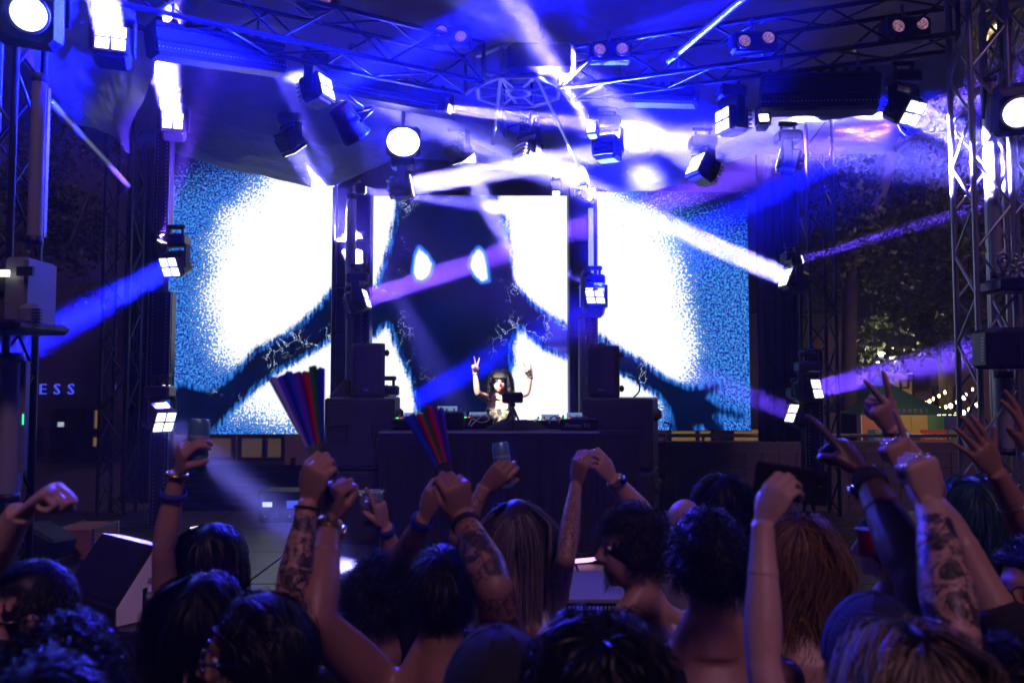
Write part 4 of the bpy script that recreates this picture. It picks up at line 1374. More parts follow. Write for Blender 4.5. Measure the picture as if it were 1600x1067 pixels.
# rack with small displays on the left of the deck
rk = thing('amp_rack', 'low black rack with small lit displays on the deck left of the table', 'rack', (P(440, 780, 8.4).x, 8.4, SZ))
q = P(445, 790, 8.4)
MB().box((q.x, 8.6, SZ + .17), (.55, .4, .32), bev=.015).build('case', BLK, rk)
MB().box((q.x + .12, 8.39, SZ + .20), (.20, .012, .08)).build('display', glow('rack_blue', (.08, .12, .9), .8), rk)
MB().box((q.x - .18, 8.39, SZ + .20), (.10, .012, .05)).build('display', glow('rack_white', (.7, .8, 1), .9), rk)
for k in range(4): MB().lathe([(.014, 0), (.012, .02)], 8, Matrix.Translation((q.x - .2 + k * .13, 8.388, SZ + .08)) @ Matrix.Rotation(R(90), 4, 'X')).build('knob', GREYP, rk)
fl = thing('floor_light', 'little oval white light lying on the deck behind the dark haired woman', 'stage light', P(312, 820, 8.0))
q = P(312, 818, 7.9); q.z = SZ
MB().lathe([(.11, 0), (.12, .03), (.10, .05)], 18, Matrix.Translation(q)).build('housing', BLK, fl)
MB().lathe([(.09, .051), (.05, .056), (.001, .058)], 18, Matrix.Translation(q)).build('lens', glow('floor_lens', (.8, .7, 1), 2.5), fl)
# wedge monitor with pale side
wm = thing('floor_monitor', 'black wedge monitor with a pale side panel and dark handle slot at the stage edge', 'speaker', P(170, 940, 4.95))
wc = P(172, 960, 5.0)
M = Matrix.Translation((wc.x, 5.25, SZ + .003)) @ Matrix.Rotation(R(-38), 4, 'Z')
prof = [(-.26, 0), (.24, 0), (.24, .16), (.10, .42), (-.02, .44), (-.26, .10)]
def profbox(xa, xb, k=1.0):
    b = MB()
    n = len(prof)
    c0, c1 = sum(p[0] for p in prof) / n, sum(p[1] for p in prof) / n
    q = [(c0 + (p - c0) * k, c1 + (z - c1) * k) for p, z in prof]
    vs = [M @ V((xa, y, z)) for y, z in q] + [M @ V((xb, y, z)) for y, z in q]
    fs = [tuple(range(n)), tuple(range(2 * n - 1, n - 1, -1))] + [((i + 1) % n, i, n + i, n + (i + 1) % n) for i in range(n)]
    return b.add(vs, fs)
profbox(-.36, .34).build('cabinet', SPK, wm)
profbox(.341, .356, .97).build('side_panel', surf('pale_side_paint', (.8, .8, .84), .3, 0, .15, 6, .08, 50), wm)
for (y0, y1, z0, z1) in ((-.02, .08, .25, .34), (-.10, .02, .03, .20)):
    b = MB().box((.358, (y0 + y1) / 2, (z0 + z1) / 2), (.012, y1 - y0, z1 - z0), bev=.005); b.v = [tuple(M @ V(v)) for v in b.v]; b.build('handle_slot', BLK, wm)
b = MB().box((.362, -.0, .225), (.012, .15, .03), Matrix.Rotation(R(-18), 3, 'X'), bev=.004); b.v = [tuple(M @ V(v)) for v in b.v]; b.build('handle_bar', GREYP, wm)
b = MB().box((0, -.155, .275), (.64, .012, .34), Matrix.Rotation(R(-35), 3, 'X')); b.v = [tuple(M @ V(v)) for v in b.v]; b.build('grille', GRILL, wm)
# flight case and tilted box at the far left
fc = thing('flight_case', 'purple lit flight case with bright metal edges on the deck at the left', 'case', P(112, 862, 6.8))
q = P(112, 862, 6.6); 
MB().box((q.x, 6.85, SZ + .13), (.30, .4, .25), bev=.006).build('panel', surf('case_laminate', (.45, .22, .16), .5, 0, .2, 8, .1), fc)
m = MB()
for sx in (-1, 1):
    for sz_ in (0, 1):
        m.box((q.x + sx * .15, 6.85, SZ + .008 + sz_ * .247), (.02, .42, .02))
    for sy in (-1, 1): m.box((q.x + sx * .15, 6.85 + sy * .2, SZ + .13), (.022, .022, .25))
m.build('edging', STEEL, fc)
MB().box((q.x - .03, 6.645, SZ + .13), (.07, .012, .09), bev=.004).build('latch', STEEL, fc)
tbx = thing('monitor_speaker', 'small tilted black speaker beside the flight case at the far left', 'speaker', P(55, 850, 6.3))
q = P(58, 835, 6.3)
Mr = Matrix.Rotation(R(24), 3, 'Y') @ Matrix.Rotation(R(-10), 3, 'Z')
MB().box((q.x, 6.4, SZ + .19), (.32, .3, .24), Mr, bev=.02).build('cabinet', SPK, tbx)
MB().box(V((q.x, 6.4, SZ + .19)) + Mr @ V((0, -.155, 0)), (.28, .012, .2), Mr).build('grille', GRILL, tbx)
MB().box((q.x, 6.45, SZ + .04), (.3, .25, .07), bev=.01).build('wedge_base', BLK, tbx)
# riser at the front, with perforated edge and strip light
rs = thing('stage_riser', 'low blue lit plywood riser with a perforated front edge beside the bearded man', 'riser', P(930, 945, 5.2))
rx0, rx1 = P(880, 945, 5.15).x, P(1010, 945, 5.15).x
box_at(rs, 'top_board', rx0, rx1, 5.0, 5.75, SZ + .10, SZ + .125, surf('pale_plywood', (.22, .21, .22), .45, 0, .3, 5, .1, 50), .004)
box_at(rs, 'frame', rx0 + .01, rx1 - .01, 5.01, 5.74, SZ + .004, SZ + .098, BLKM, .004)
m = MB()
for k in range(20): m.box((rx0 + .03 + k * (rx1 - rx0 - .06) / 19, 5.004, SZ + .07), (.012, .012, .02))
m.build('edge_holes', GREYP, rs)
sl2 = thing('strip_light', 'short pink glowing strip light lying on the deck in front of the table', 'strip light', P(925, 868, 6.4))
a, b_ = P(898, 871, 6.5), P(946, 866, 6.6); a.z = b_.z = SZ + .03
rod(a, b_, .018, 'tube', glow('pink_tube', (1, .45, .95), 1.6), sl2)
MB().box((a + b_) / 2 - V((0, -.02, .015)), ((b_ - a).length, .05, .02)).build('mount', BLK, sl2)
# ------------------------------------------------------------------ people
def skin_mat(name, col, ink=False):
    m, nt, b = node_mat(name)
    N, L = nt.nodes, nt.links
    tc = N.new('ShaderNodeTexCoord')
    n1 = N.new('ShaderNodeTexNoise'); n1.inputs['Scale'].default_value = 9; n1.inputs['Detail'].default_value = 5
    L.new(tc.outputs['Object'], n1.inputs['Vector'])
    mx = N.new('ShaderNodeMix'); mx.data_type = 'RGBA'
    mx.inputs[6].default_value = (col[0] * .82, col[1] * .74, col[2] * .70, 1)
    mx.inputs[7].default_value = (col[0] * 1.12, col[1] * 1.1, col[2] * 1.1, 1)
    L.new(n1.outputs[0], mx.inputs[0])
    outc = mx.outputs[2]
    at = N.new('ShaderNodeAttribute'); at.attribute_name = 'ink'
    nd = N.new('ShaderNodeTexNoise'); nd.inputs['Scale'].default_value = 17; nd.inputs['Detail'].default_value = 1.5; nd.inputs['Distortion'].default_value = 1.6
    L.new(tc.outputs['Object'], nd.inputs['Vector'])
    r = N.new('ShaderNodeMapRange'); L.new(nd.outputs[0], r.inputs[0]); r.inputs[1].default_value = .50; r.inputs[2].default_value = .53
    def mth(op, a, b_, c=None):
        q = N.new('ShaderNodeMath'); q.operation = op
        for i, x in enumerate((a, b_, c)):
            if x is None: continue
            if isinstance(x, (int, float)): q.inputs[i].default_value = x
            else: L.new(x, q.inputs[i])
        return q.outputs[0]
    n3 = N.new('ShaderNodeTexNoise'); n3.inputs['Scale'].default_value = 26; n3.inputs['Detail'].default_value = 1; n3.inputs['Distortion'].default_value = 2.2
    L.new(tc.outputs['Object'], n3.inputs['Vector'])
    vo = N.new('ShaderNodeTexVoronoi'); vo.feature = 'DISTANCE_TO_EDGE'; vo.inputs['Scale'].default_value = 21; L.new(tc.outputs['Object'], vo.inputs['Vector'])
    line = mth('MAXIMUM', mth('LESS_THAN', mth('ABSOLUTE', mth('SUBTRACT', n3.outputs[0], .5), 0), .022), mth('MULTIPLY', mth('LESS_THAN', vo.outputs['Distance'], .035), mth('GREATER_THAN', n3.outputs[0], .48)))
    fill = mth('MULTIPLY', r.outputs[0], mth('ADD', .45, mth('MULTIPLY', n3.outputs[0], .8)))
    heavy = mth('GREATER_THAN', at.outputs['Fac'], .75)
    light_ = mth('GREATER_THAN', at.outputs['Fac'], .25)
    mu = N.new('ShaderNodeMath'); mu.operation = 'MULTIPLY'; mu.use_clamp = True
    L.new(mth('ADD', mth('MULTIPLY', fill, heavy), mth('MULTIPLY', line, .8)), mu.inputs[0]); L.new(light_, mu.inputs[1])
    m2 = N.new('ShaderNodeMix'); m2.data_type = 'RGBA'
    L.new(mu.outputs[0], m2.inputs[0]); L.new(outc, m2.inputs[6]); m2.inputs[7].default_value = (.02, .022, .03, 1)
    L.new(m2.outputs[2], b.inputs['Base Color'])
    b.inputs['Roughness'].default_value = .42
    b.inputs['Specular IOR Level'].default_value = .45
    n2 = N.new('ShaderNodeTexNoise'); n2.inputs['Scale'].default_value = 140; n2.inputs['Detail'].default_value = 3
    L.new(tc.outputs['Object'], n2.inputs['Vector'])
    bp = N.new('ShaderNodeBump'); bp.inputs['Strength'].default_value = .22; bp.inputs['Distance'].default_value = .006
    L.new(n2.outputs[0], bp.inputs['Height']); L.new(bp.outputs[0], b.inputs['Normal'])
    return m
SKIN = {k: skin_mat('skin_' + k, c) for k, c in dict(pale=(.56, .37, .29), light=(.46, .28, .20), tan=(.34, .19, .12), brown=(.20, .105, .065), dark=(.10, .05, .032)).items()}
def hair_mat(name, col, col2=None, rough=.42):
    m, nt, b = node_mat(name)
    N, L = nt.nodes, nt.links
    at = N.new('ShaderNodeAttribute'); at.attribute_name = 'shade'
    mx = N.new('ShaderNodeMix'); mx.data_type = 'RGBA'
    mx.inputs[6].default_value = (*[c * .55 for c in col], 1)
    mx.inputs[7].default_value = (*(col2 or [c * 1.6 for c in col]), 1)
    L.new(at.outputs['Fac'], mx.inputs[0]); L.new(mx.outputs[2], b.inputs['Base Color'])
    b.inputs['Roughness'].default_value = rough
    b.inputs['Specular IOR Level'].default_value = .22
    return m
HAIR = dict(black=hair_mat('black_hair', (.0035, .003, .0035)), brown=hair_mat('brown_hair', (.010, .007, .005)),
            honey=hair_mat('honey_hair', (.10, .055, .015), (.34, .20, .05)), ash=hair_mat('ash_blonde_hair', (.05, .043, .04), (.26, .22, .2)),
            streak=hair_mat('streaked_hair', (.012, .009, .007), (.46, .36, .24)), teal=hair_mat('teal_hair', (.015, .05, .07), (.06, .17, .20)))
CLO = {k: surf('shirt_' + k, c, .85, 0, .18, 14, .4, 180) for k, c in dict(black=(.012, .012, .014), navy=(.015, .02, .05), grey=(.12, .12, .13), white=(.62, .62, .62), teal=(.06, .14, .16), red=(.25, .03, .03), green=(.05, .08, .04)).items()}
def stripe_mat():
    m, nt, b = node_mat('striped_cotton')
    N, L = nt.nodes, nt.links
    tc = N.new('ShaderNodeTexCoord')
    w = N.new('ShaderNodeTexWave'); w.wave_type = 'BANDS'; w.bands_direction = 'Z'; w.inputs['Scale'].default_value = 14; w.inputs['Distortion'].default_value = 1.2
    L.new(tc.outputs['Object'], w.inputs['Vector'])
    r = N.new('ShaderNodeMapRange'); L.new(w.outputs['Fac'], r.inputs[0]); r.inputs[1].default_value = .25; r.inputs[2].default_value = .45
    mx = N.new('ShaderNodeMix'); mx.data_type = 'RGBA'; L.new(r.outputs[0], mx.inputs[0])
    mx.inputs[6].default_value = (.16, .16, .2, 1); mx.inputs[7].default_value = (.66, .64, .64, 1)
    L.new(mx.outputs[2], b.inputs['Base Color']); b.inputs['Roughness'].default_value = .85
    return m
CLO['striped'] = stripe_mat()
PANT = surf('dark_denim', (.03, .035, .05), .85, 0, .3, 30, .3, 200)
SHOE = surf('shoe_leather', (.03, .03, .03), .5)

def ellipsoid(mb, c, axes, radii, n=16, m=10):
    """axes: 3x3 columns"""
    vs, fs = [], []
    for i in range(m + 1):
        th = math.pi * i / m
        th = min(max(th, .02), math.pi - .02)
        for k in range(n):
            a = 2 * math.pi * k / n
            p = V((math.sin(th) * math.cos(a) * radii[0], math.sin(th) * math.sin(a) * radii[1], math.cos(th) * radii[2]))
            vs.append(V(c) + axes @ p)
    for i in range(m):
        for k in range(n):
            q = (k + 1) % n
            fs.append((i * n + k, (i + 1) * n + k, (i + 1) * n + q, i * n + q))
    fs.append(tuple(range(n)))
    fs.append(tuple(range((m + 1) * n - 1, m * n - 1, -1)))
    mb.add(vs, fs, True)

def remesh(mb, voxel, smooth=3):
    me = bpy.data.meshes.new('tmp')
    me.from_pydata(mb.v, [], mb.f)
    o = bpy.data.objects.new('tmp', me)
    COL.objects.link(o)
    r = o.modifiers.new('r', 'REMESH'); r.mode = 'VOXEL'; r.voxel_size = voxel; r.use_smooth_shade = True
    if smooth:
        s = o.modifiers.new('s', 'SMOOTH'); s.factor = .5; s.iterations = smooth
    dg = bpy.context.evaluated_depsgraph_get()
    out = bpy.data.meshes.new_from_object(o.evaluated_get(dg))
    bpy.data.objects.remove(o); bpy.data.meshes.remove(me)
    return out

POSE = dict(  # per finger (index..little): three joint bends in degrees, plus sideways spread
    fist=([(80, 100, 55)] * 4, (0, 0, 0, 0)),
    open=([(8, 12, 8), (2, 8, 6), (4, 10, 8), (10, 16, 10)], (9, 2, -6, -15)),
    relaxed=([(20, 28, 18), (28, 34, 20), (36, 38, 22), (42, 42, 24)], (4, 1, -2, -6)),
    point=([(2, 4, 3), (82, 95, 50), (84, 98, 52), (84, 98, 52)], (3, 0, 0, 0)),
    peace=([(2, 5, 3), (0, 4, 3), (86, 98, 52), (84, 98, 52)], (14, -12, 0, 0)),
    grip=([(34, 52, 34), (40, 54, 34), (42, 54, 34), (44, 52, 34)], (3, 1, -1, -3)),
    hold=([(60, 75, 40), (64, 78, 42), (66, 78, 42), (66, 76, 42)], (1, 0, 0, -1)),
    clasp=([(48, 42, 22), (54, 44, 22), (56, 44, 22), (54, 44, 22)], (2, 0, -1, -3)),
    horns=([(2, 6, 3), (80, 95, 50), (82, 96, 50), (6, 10, 6)], (6, 0, 0, -8)),
)
THUMB = dict(fist=(.55, -.15, .75), open=(.62, .75, .12), relaxed=(.8, .4, .35), point=(.6, -.1, .75), peace=(.55, -.35, .75), grip=(.55, .45, .75), hold=(.75, -.05, .65), clasp=(.8, .25, .5), horns=(.5, -.3, .8))
def hand(mb, W, d, n, right, pose, sc=1.0):
    """W wrist, d wrist->knuckles, n palm facing"""
    d = d.normalized(); n = (n - d * n.dot(d)).normalized()
    t = d.cross(n) * (1 if right else -1)
    mb.path([W - d * .02 * sc, W + d * .012 * sc, W + d * .045 * sc, W + d * .082 * sc, W + d * .094 * sc], [.027 * sc, .029 * sc, .039 * sc, .043 * sc, .036 * sc], 14, up=t, flat=.36)
    bends, spread = POSE[pose]
    lens = [(.044, .026, .021), (.049, .030, .022), (.045, .028, .022), (.035, .021, .019)]
    offs = [.031, .0105, -.0105, -.030]
    fwd = [.086, .092, .088, .079]
    for i in range(4):
        base = W + (d * fwd[i] + t * offs[i]) * sc
        sp = R(spread[i]); dd = d * math.cos(sp) + t * math.sin(sp)
        pts = [base - dd * .022 * sc, base]; ang = 0
        for k in range(3):
            ang += R(bends[i][k])
            pts.append(pts[-1] + (dd * math.cos(ang) + n * math.sin(ang)) * lens[i][k] * sc)
        r0 = (.0098, .0100, .0096, .0086)[i] * sc
        # insert knuckle fullness
        out, rr = [], []
        rad = [r0 * 1.0, r0 * 1.08, r0 * .98, r0 * .9, r0 * .72]
        for k, p in enumerate(pts):
            out.append(p); rr.append(rad[k])
            if k < len(pts) - 1 and k >= 1:
                out.append(p.lerp(pts[k + 1], .5)); rr.append((rad[k] + rad[k + 1]) / 2 * .95)
        tip = (out[-1] - out[-2]).normalized()
        out.append(out[-1] + tip * r0 * .6); rr.append(r0 * .4)
        mb.path(out, rr, 9)
    a, b_, c = THUMB[pose]
    base = W + (d * .020 + t * .020 + n * .008) * sc
    dr = (d * a + t * b_ + n * c).normalized()
    mid = (t * .45 + d * .75 + n * .15).normalized()
    p1 = base + mid * .042 * sc
    p2 = p1 + dr * .034 * sc
    if pose in ('fist', 'point', 'peace', 'horns', 'hold'): dr2 = (dr - t * .9 + n * .1).normalized()
    else: dr2 = (dr * .9 + d * .35).normalized()
    p3 = p2 + dr2 * .027 * sc
    mb.path([base, base.lerp(p1, .5), p1, p1.lerp(p2, .5), p2, p3, p3 + dr2 * .006 * sc], [.017 * sc, .0165 * sc, .0135 * sc, .0115 * sc, .0118 * sc, .0095 * sc, .005 * sc], 10)
    return t

def limb(mb, A, B_, radii, up=None, flat=1.0, n=14):
    m = len(radii)
    mb.path([A.lerp(B_, i / (m - 1)) for i in range(m)], radii, n, up=up, flat=flat)

def find_elbow(S, W, px, py, l1, l2, prefer):
    best = None
    y = .5
    while y < 10:
        e = P(px, py, y)
        c = ((e - S).length - l1) ** 2 + ((e - W).length - l2) ** 2 + .02 * (y - prefer) ** 2
        if best is None or c < best[0]: best = (c, e)
        y += .02
    return best[1]

def hair_strands(c, ax, style, rg, mat, parent, sc=1.0, length=None, count=None, width=None):
    """ribbon strands combed over the skull; c centre, ax columns (right, face, up)"""
    er = np.array([.079, .099, .110]) * sc
    n = count or {'short': 2600, 'buzz': 2400, 'curly': 2500, 'afro': 2500, 'long': 3000, 'wavy': 2800, 'bun': 1500, 'bob': 3000}[style]
    u = rg.normal(size=(n * 4, 3)); u /= np.linalg.norm(u, axis=1)[:, None]
    hl = {'long': -.15, 'wavy': -.15, 'bob': -.15, 'bun': -.35}.get(style, -.42)
    ok = ~((u[:, 1] > .30) & (u[:, 2] < .42)) & (u[:, 2] > hl) & ~((u[:, 1] > .12) & (u[:, 2] < .05) & (np.abs(u[:, 0]) > .5))
    u = u[ok][:n]; n = len(u)
    L = length or {'short': .045, 'buzz': .018, 'curly': .09, 'afro': .10, 'long': .42, 'wavy': .38, 'bun': .20, 'bob': .25}[style]
    L = L * sc * rg.uniform(.6, 1.15, n)
    wd = (width or {'short': .0034, 'buzz': .0028, 'curly': .0036, 'afro': .0038, 'long': .0032, 'wavy': .0036, 'bun': .0038, 'bob': .0032}[style]) * sc
    K = {'short': 4, 'buzz': 3, 'curly': 7, 'afro': 7, 'long': 7, 'wavy': 11, 'bun': 7, 'bob': 7}[style]
    lift = rg.uniform(.0, 1.0, n) ** 1.5
    lift = np.where(rg.uniform(size=n) < .05, lift + .4, lift)
    base_l = {'short': .012, 'buzz': .004, 'curly': .022, 'afro': .03, 'long': .020, 'wavy': .028, 'bun': .010, 'bob': .022}[style] * sc
    pos = u * (er + .002)
    pts = [pos.copy()]
    nrm = [u / er / np.linalg.norm(u / er, axis=1)[:, None]]
    ph = rg.uniform(0, 6.28, n); fr = rg.uniform(.8, 1.3, n)
    clump = np.sin(u[:, 0] * 9 + u[:, 1] * 7) * 1.5
    dirn = None
    whorl = np.array([0.02, -.35, .94])
    for k in range(1, K):
        nn = pos / er ** 2; nn /= np.linalg.norm(nn, axis=1)[:, None]
        away = pos / np.linalg.norm(pos, axis=1)[:, None] - whorl
        away = away - nn * (away * nn).sum(1)[:, None]
        away /= (np.linalg.norm(away, axis=1)[:, None] + 1e-6)
        down = np.tile([0, 0, -1.0], (n, 1))
        jit = rg.normal(size=(n, 3)) * .18
        inside = ((pos / (er + base_l * 1.5)) ** 2).sum(1) < 1.05
        if style in ('short', 'buzz'):
            d = away * 1.0 + nn * (.16 if style == 'short' else .4) + down * .25 + jit * 1.5
        elif style == 'afro' or style == 'curly':
            th = ph + k * 1.5 * fr
            tb_ = np.cross(nn, away)
            d = nn * (.55 if style == 'afro' else .22) + away * .45 + down * .18 + (away * np.cos(th)[:, None] + tb_ * np.sin(th)[:, None]) * .9
        elif style == 'bun':
            tgt = np.array([0, -.115, .045]) * sc - pos
            dist = np.linalg.norm(tgt, axis=1)[:, None]
            d = tgt / (dist + 1e-6) + jit * .5
            d = np.where(dist < .03, d * .2, d)
        else:
            back = np.tile([0, -1.0, 0], (n, 1))
            part = np.sign(u[:, 0] + .02)[:, None] * np.array([1.0, 0, 0])
            d = np.where(inside[:, None], away * np.where(u[:, 1] > .05, .25, .9)[:, None] + down * .35 + back * np.where(u[:, 1] > .05, 1.0, np.where(u[:, 1] > -.3, .5, 0))[:, None] + part * np.where(u[:, 1] > .05, .7, .15)[:, None], down + back * .06) + jit * .35
            if style == 'wavy' or style == 'bob':
                th = ph * .35 + clump + k * 1.05
                amp = .55 if style == 'wavy' else .18
                d = d + np.stack([np.sin(th), np.cos(th) * .6, np.zeros(n)], 1) * amp
        d /= np.linalg.norm(d, axis=1)[:, None]
        pos = pos + d * (L / (K - 1))[:, None]
        lim = er + .003 + (base_l * (lift + .15))[:, None] * min(1, k / 2.0)
        s = np.sqrt(((pos / lim) ** 2).sum(1))
        push = (s < 1)[:, None]
        pos = np.where(push, pos / np.maximum(s, .2)[:, None], pos)
        pts.append(pos.copy())
        nrm.append(pos / er ** 2 / np.linalg.norm(pos / er ** 2, axis=1)[:, None])
    pts = np.stack(pts, 1); nrm = np.stack(nrm, 1)
    if style in ('long', 'wavy', 'bob'):
        q_ = pts / sc
        bad = ((q_[:, :, 1] > .04) & (np.abs(q_[:, :, 0]) < .060) & (q_[:, :, 2] < .050) & (q_[:, :, 2] > -.17)).any(1)
        pts, nrm, u = pts[~bad], nrm[~bad], u[~bad]
        n = len(pts)
    tan = np.gradient(pts, axis=1)
    side = np.cross(tan, nrm + rg.normal(size=(n, 1, 3)) * .35)
    side /= (np.linalg.norm(side, axis=2)[:, :, None] + 1e-9)
    tap = np.linspace(1.0, .35, K)[None, :, None] * (wd * rg.uniform(.6, 1.25, n))[:, None, None]
    A = pts + side * tap * .5; Bq = pts - side * tap * .5
    vv = np.stack([A, Bq], 2).reshape(-1, 3)
    vv = vv @ np.array(ax).T + np.array(c)
    i = (np.arange(n)[:, None] * K + np.arange(K - 1)[None, :]).reshape(-1) * 2
    f = np.stack([i, i + 1, i + 3, i + 2], 1)
    shade = np.clip(np.repeat(rg.uniform(0, 1, n) * .7 + .3 * (np.sin(u[:, 0] * 13 + u[:, 2] * 5) * .5 + .5), K * 2) + np.tile(np.repeat(np.linspace(-.1, .15, K), 2), n), 0, 1)
    # scalp cap under the strands
    mb = MB(); m_, k_ = 14, 22
    cap = []
    for a in range(m_ + 1):
        th = math.pi * a / m_ * .72
        for b_ in range(k_):
            an = 2 * math.pi * b_ / k_
            q = np.array([math.sin(th) * math.cos(an), math.sin(th) * math.sin(an), math.cos(th)])
            if q[1] > .25 and q[2] < .45: q = q * .93
            elif q[1] > .0 and q[2] < .0: q = q * .95
            p = q * (er + .004)
            cap.append(tuple(np.array(ax) @ p + np.array(c)))
    capf = [(a * k_ + b_, (a + 1) * k_ + b_, (a + 1) * k_ + (b_ + 1) % k_, a * k_ + (b_ + 1) % k_) for a in range(m_) for b_ in range(k_)]
    nv = len(cap)
    allv = np.concatenate([np.array(cap), vv]); allf = capf + (f + nv).tolist()
    b0 = WL[parent.name]
    me = bpy.data.meshes.new('hair')
    me.from_pydata((allv - np.array(b0)).tolist(), [], allf)
    at = me.attributes.new('shade', 'FLOAT', 'POINT')
    at.data.foreach_set('value', np.concatenate([np.zeros(nv), shade]).astype(np.float32))
    me.polygons.foreach_set('use_smooth', [True] * len(allf))
    return link('hair', me, mat, parent)

EYEW = surf('eye_white', (.7, .68, .66), .2, 0, .03)
IRIS = surf('dark_iris', (.02, .012, .01), .15)
GLASSB = surf('dark_glasses', (.01, .01, .012), .12, 0, .1, 5)
PERSONS = {}
def person(label, px, ytop, Y, yaw=0, tilt=0, skin='tan', hair=('short', 'black'), shirt='black', sleeves=True, arms=(), fem=False, seed=1, z0=0.0, hl=None,
           shape=1.0, voxel=.0088, ink_w=1.0, ink=(), cap=None, glasses=None, roll=0, nohair=False, group='people in the crowd', cat='person', beard=False, lean=0.0, strap=None):
    top = P(px, ytop, Y)
    hairh = {'afro': .035, 'curly': .02, 'short': .012, 'bun': .012}.get(hair[0] if hair else '', .015)
    s = min(1.08, max(.90, (top.z - z0) / 1.74))
    hc = V((top.x, top.y, top.z - (.118 + hairh) * s))            # head centre
    base = V((top.x, top.y - .03, z0))
    t = thing('person', label, cat, base, group)
    ya = -R(yaw)
    # yaw 0 faces the stage (+Y); positive turns to the picture's right
    Rb = Matrix.Rotation(ya, 3, 'Z')
    ax = Rb @ Matrix.Rotation(R(tilt), 3, 'X') @ Matrix.Rotation(R(roll), 3, 'Y')
    byaw = -R(yaw * .35) if abs(yaw) < 150 else -R(yaw)
    Bb = Matrix.Rotation(byaw, 3, 'Z')
    rt, fwv = Bb @ V((1, 0, 0)), Bb @ V((0, 1, 0))
    mb = MB()
    # head
    ellipsoid(mb, hc + ax @ V((0, -.006, .018)) * s, ax, (.077 * s, .097 * s, .100 * s), 20, 14)
    ellipsoid(mb, hc + ax @ V((0, .025, -.045)) * s, ax, (.062 * s, .068 * s, .075 * s), 18, 12)
    chin = hc + ax @ V((0, .062, -.098)) * s
    ellipsoid(mb, chin, ax, (.026 * s, .022 * s, .02 * s), 12, 8)
    mb.path([hc + ax @ V((0, .086, .02)) * s, hc + ax @ V((0, .104, -.012)) * s, hc + ax @ V((0, .114, -.03)) * s, hc + ax @ V((0, .094, -.042)) * s], [.010 * s, .012 * s, .0155 * s, .010 * s], 8)
    mb.path([hc + ax @ V((-.04, .078, .026)) * s, hc + ax @ V((0, .092, .030)) * s, hc + ax @ V((.04, .078, .026)) * s], .009 * s, 8)
    mb.path([hc + ax @ V((-.022, .078, -.066)) * s, hc + ax @ V((0, .090, -.064)) * s, hc + ax @ V((.022, .078, -.066)) * s], .008 * s, 8)
    mb.path([hc + ax @ V((-.018, .077, -.078)) * s, hc + ax @ V((0, .087, -.077)) * s, hc + ax @ V((.018, .077, -.078)) * s], .008 * s, 8)
    for sx in (-1, 1):
        ec = hc + ax @ V((sx * .079, -.008, -.012)) * s
        ellipsoid(mb, ec, ax @ Matrix.Rotation(R(sx * 18), 3, 'Z'), (.008 * s, .020 * s, .032 * s), 10, 8)
    # neck
    nb = V((hc.x, hc.y, hc.z)) - fwv * .035 * s + V((0, 0, -.20 * s))
    limb(mb, hc + ax @ V((0, -.025, -.05)) * s, nb, [.056 * s * shape ** .5, .054 * s * shape ** .5, .062 * s * shape], n=16)
    # torso
    sw = (.165 if fem else .195) * s * shape
    hipz = nb.z - .56 * s
    spine = [nb + V((0, 0, .02 * s)), nb - V((0, 0, .03 * s)), nb - V((0, 0, .09 * s)) - fwv * .01, nb - V((0, 0, .20 * s)), nb - V((0, 0, .36 * s)), nb - V((0, 0, .46 * s)), nb - V((0, 0, .58 * s))]
    tr = [.058 * s, .10 * s, sw * .90, sw * .93, (.130 if fem else .150) * s * shape, .150 * s * shape, (.172 if fem else .165) * s * shape]
    mb.path(spine, tr, 22, up=rt, flat=.60)
    torso_line = (spine, tr)
    for sx in (-1, 1):   # trapezius
        mb.path([hc + ax @ V((sx * .03, -.03, -.10)) * s, nb + rt * sx * .075 * s, nb + rt * sx * sw * .85 - V((0, 0, .055 * s))], [.03 * s, .042 * s, .045 * s], 10)
    sleeve = MB(); hands = []
    inkpts = []
    info = {'head': hc, 'ax': ax, 's': s}
    use = {a['side']: a for a in arms}
    for side in (-1, 1):
        a = use.get(side)
        S = nb + rt * (side * (sw - .015)) - V((0, 0, .065 * s))
        k = s * (.93 if fem else 1.0)
        fat = shape * (.86 if fem else 1.0)
        l1, l2 = .30 * k, .262 * k
        if a is None:
            E = S + (rt * side * .07 - fwv * .02 - V((0, 0, .29))) * k
            W = E + (rt * side * .0 + fwv * .10 - V((0, 0, .235))) * k
            Kn = W + (fwv * .03 - V((0, 0, .09)))
            nrm = -rt * side
            pose = 'relaxed'
        else:
            wx, wy, wY = a['w']
            W = P(wx, wy, wY)
            kx, ky, kY = a['k']
            Kn = P(kx, ky, kY)
            up_amt = max(0, min(1, (W.z - S.z) / .3))
            S = S + V((0, 0, .075 * k * up_amt)) - rt * side * .02 * up_amt
            ex, ey = a['e'][:2]
            E = P(ex, ey, a['e'][2]) if len(a['e']) > 2 else find_elbow(S, W, ex, ey, l1, l2, (S.y + W.y) / 2)
            nrm = V(a.get('n', (0, -1, 0)))
            pose = a.get('pose', 'relaxed')
            if DEBUG: print('ARM', label[:40], 'up %.2f fore %.2f hand %.2f' % ((E - S).length, (W - E).length, (Kn - W).length))
            info[side] = dict(S=S, E=E, W=W, K=Kn, d=(Kn - W).normalized())
        fx = a.get('fat', 1.0) if a else 1.0
        fat *= fx
        ellipsoid(mb, S, Matrix.Identity(3), (.062 * s * fat, .058 * s * fat, .060 * s * fat), 14, 10)
        limb(mb, S, E, [.056 * k * fat, .057 * k * fat, .054 * k * fat, .049 * k * fat, .044 * k * fat, .042 * k * fat])
        mb.path([E.lerp(W, u) for u in (-.02, .05, .15, .3, .5, .62, .70, .74)], [r * k * fat for r in (.038, .041, .045, .046, .041, .0372, .0325, .020)], 14)
        # round elbow
        ellipsoid(mb, E, Matrix.Identity(3), (.041 * k * fat,) * 3, 12, 8)
        hm = MB()
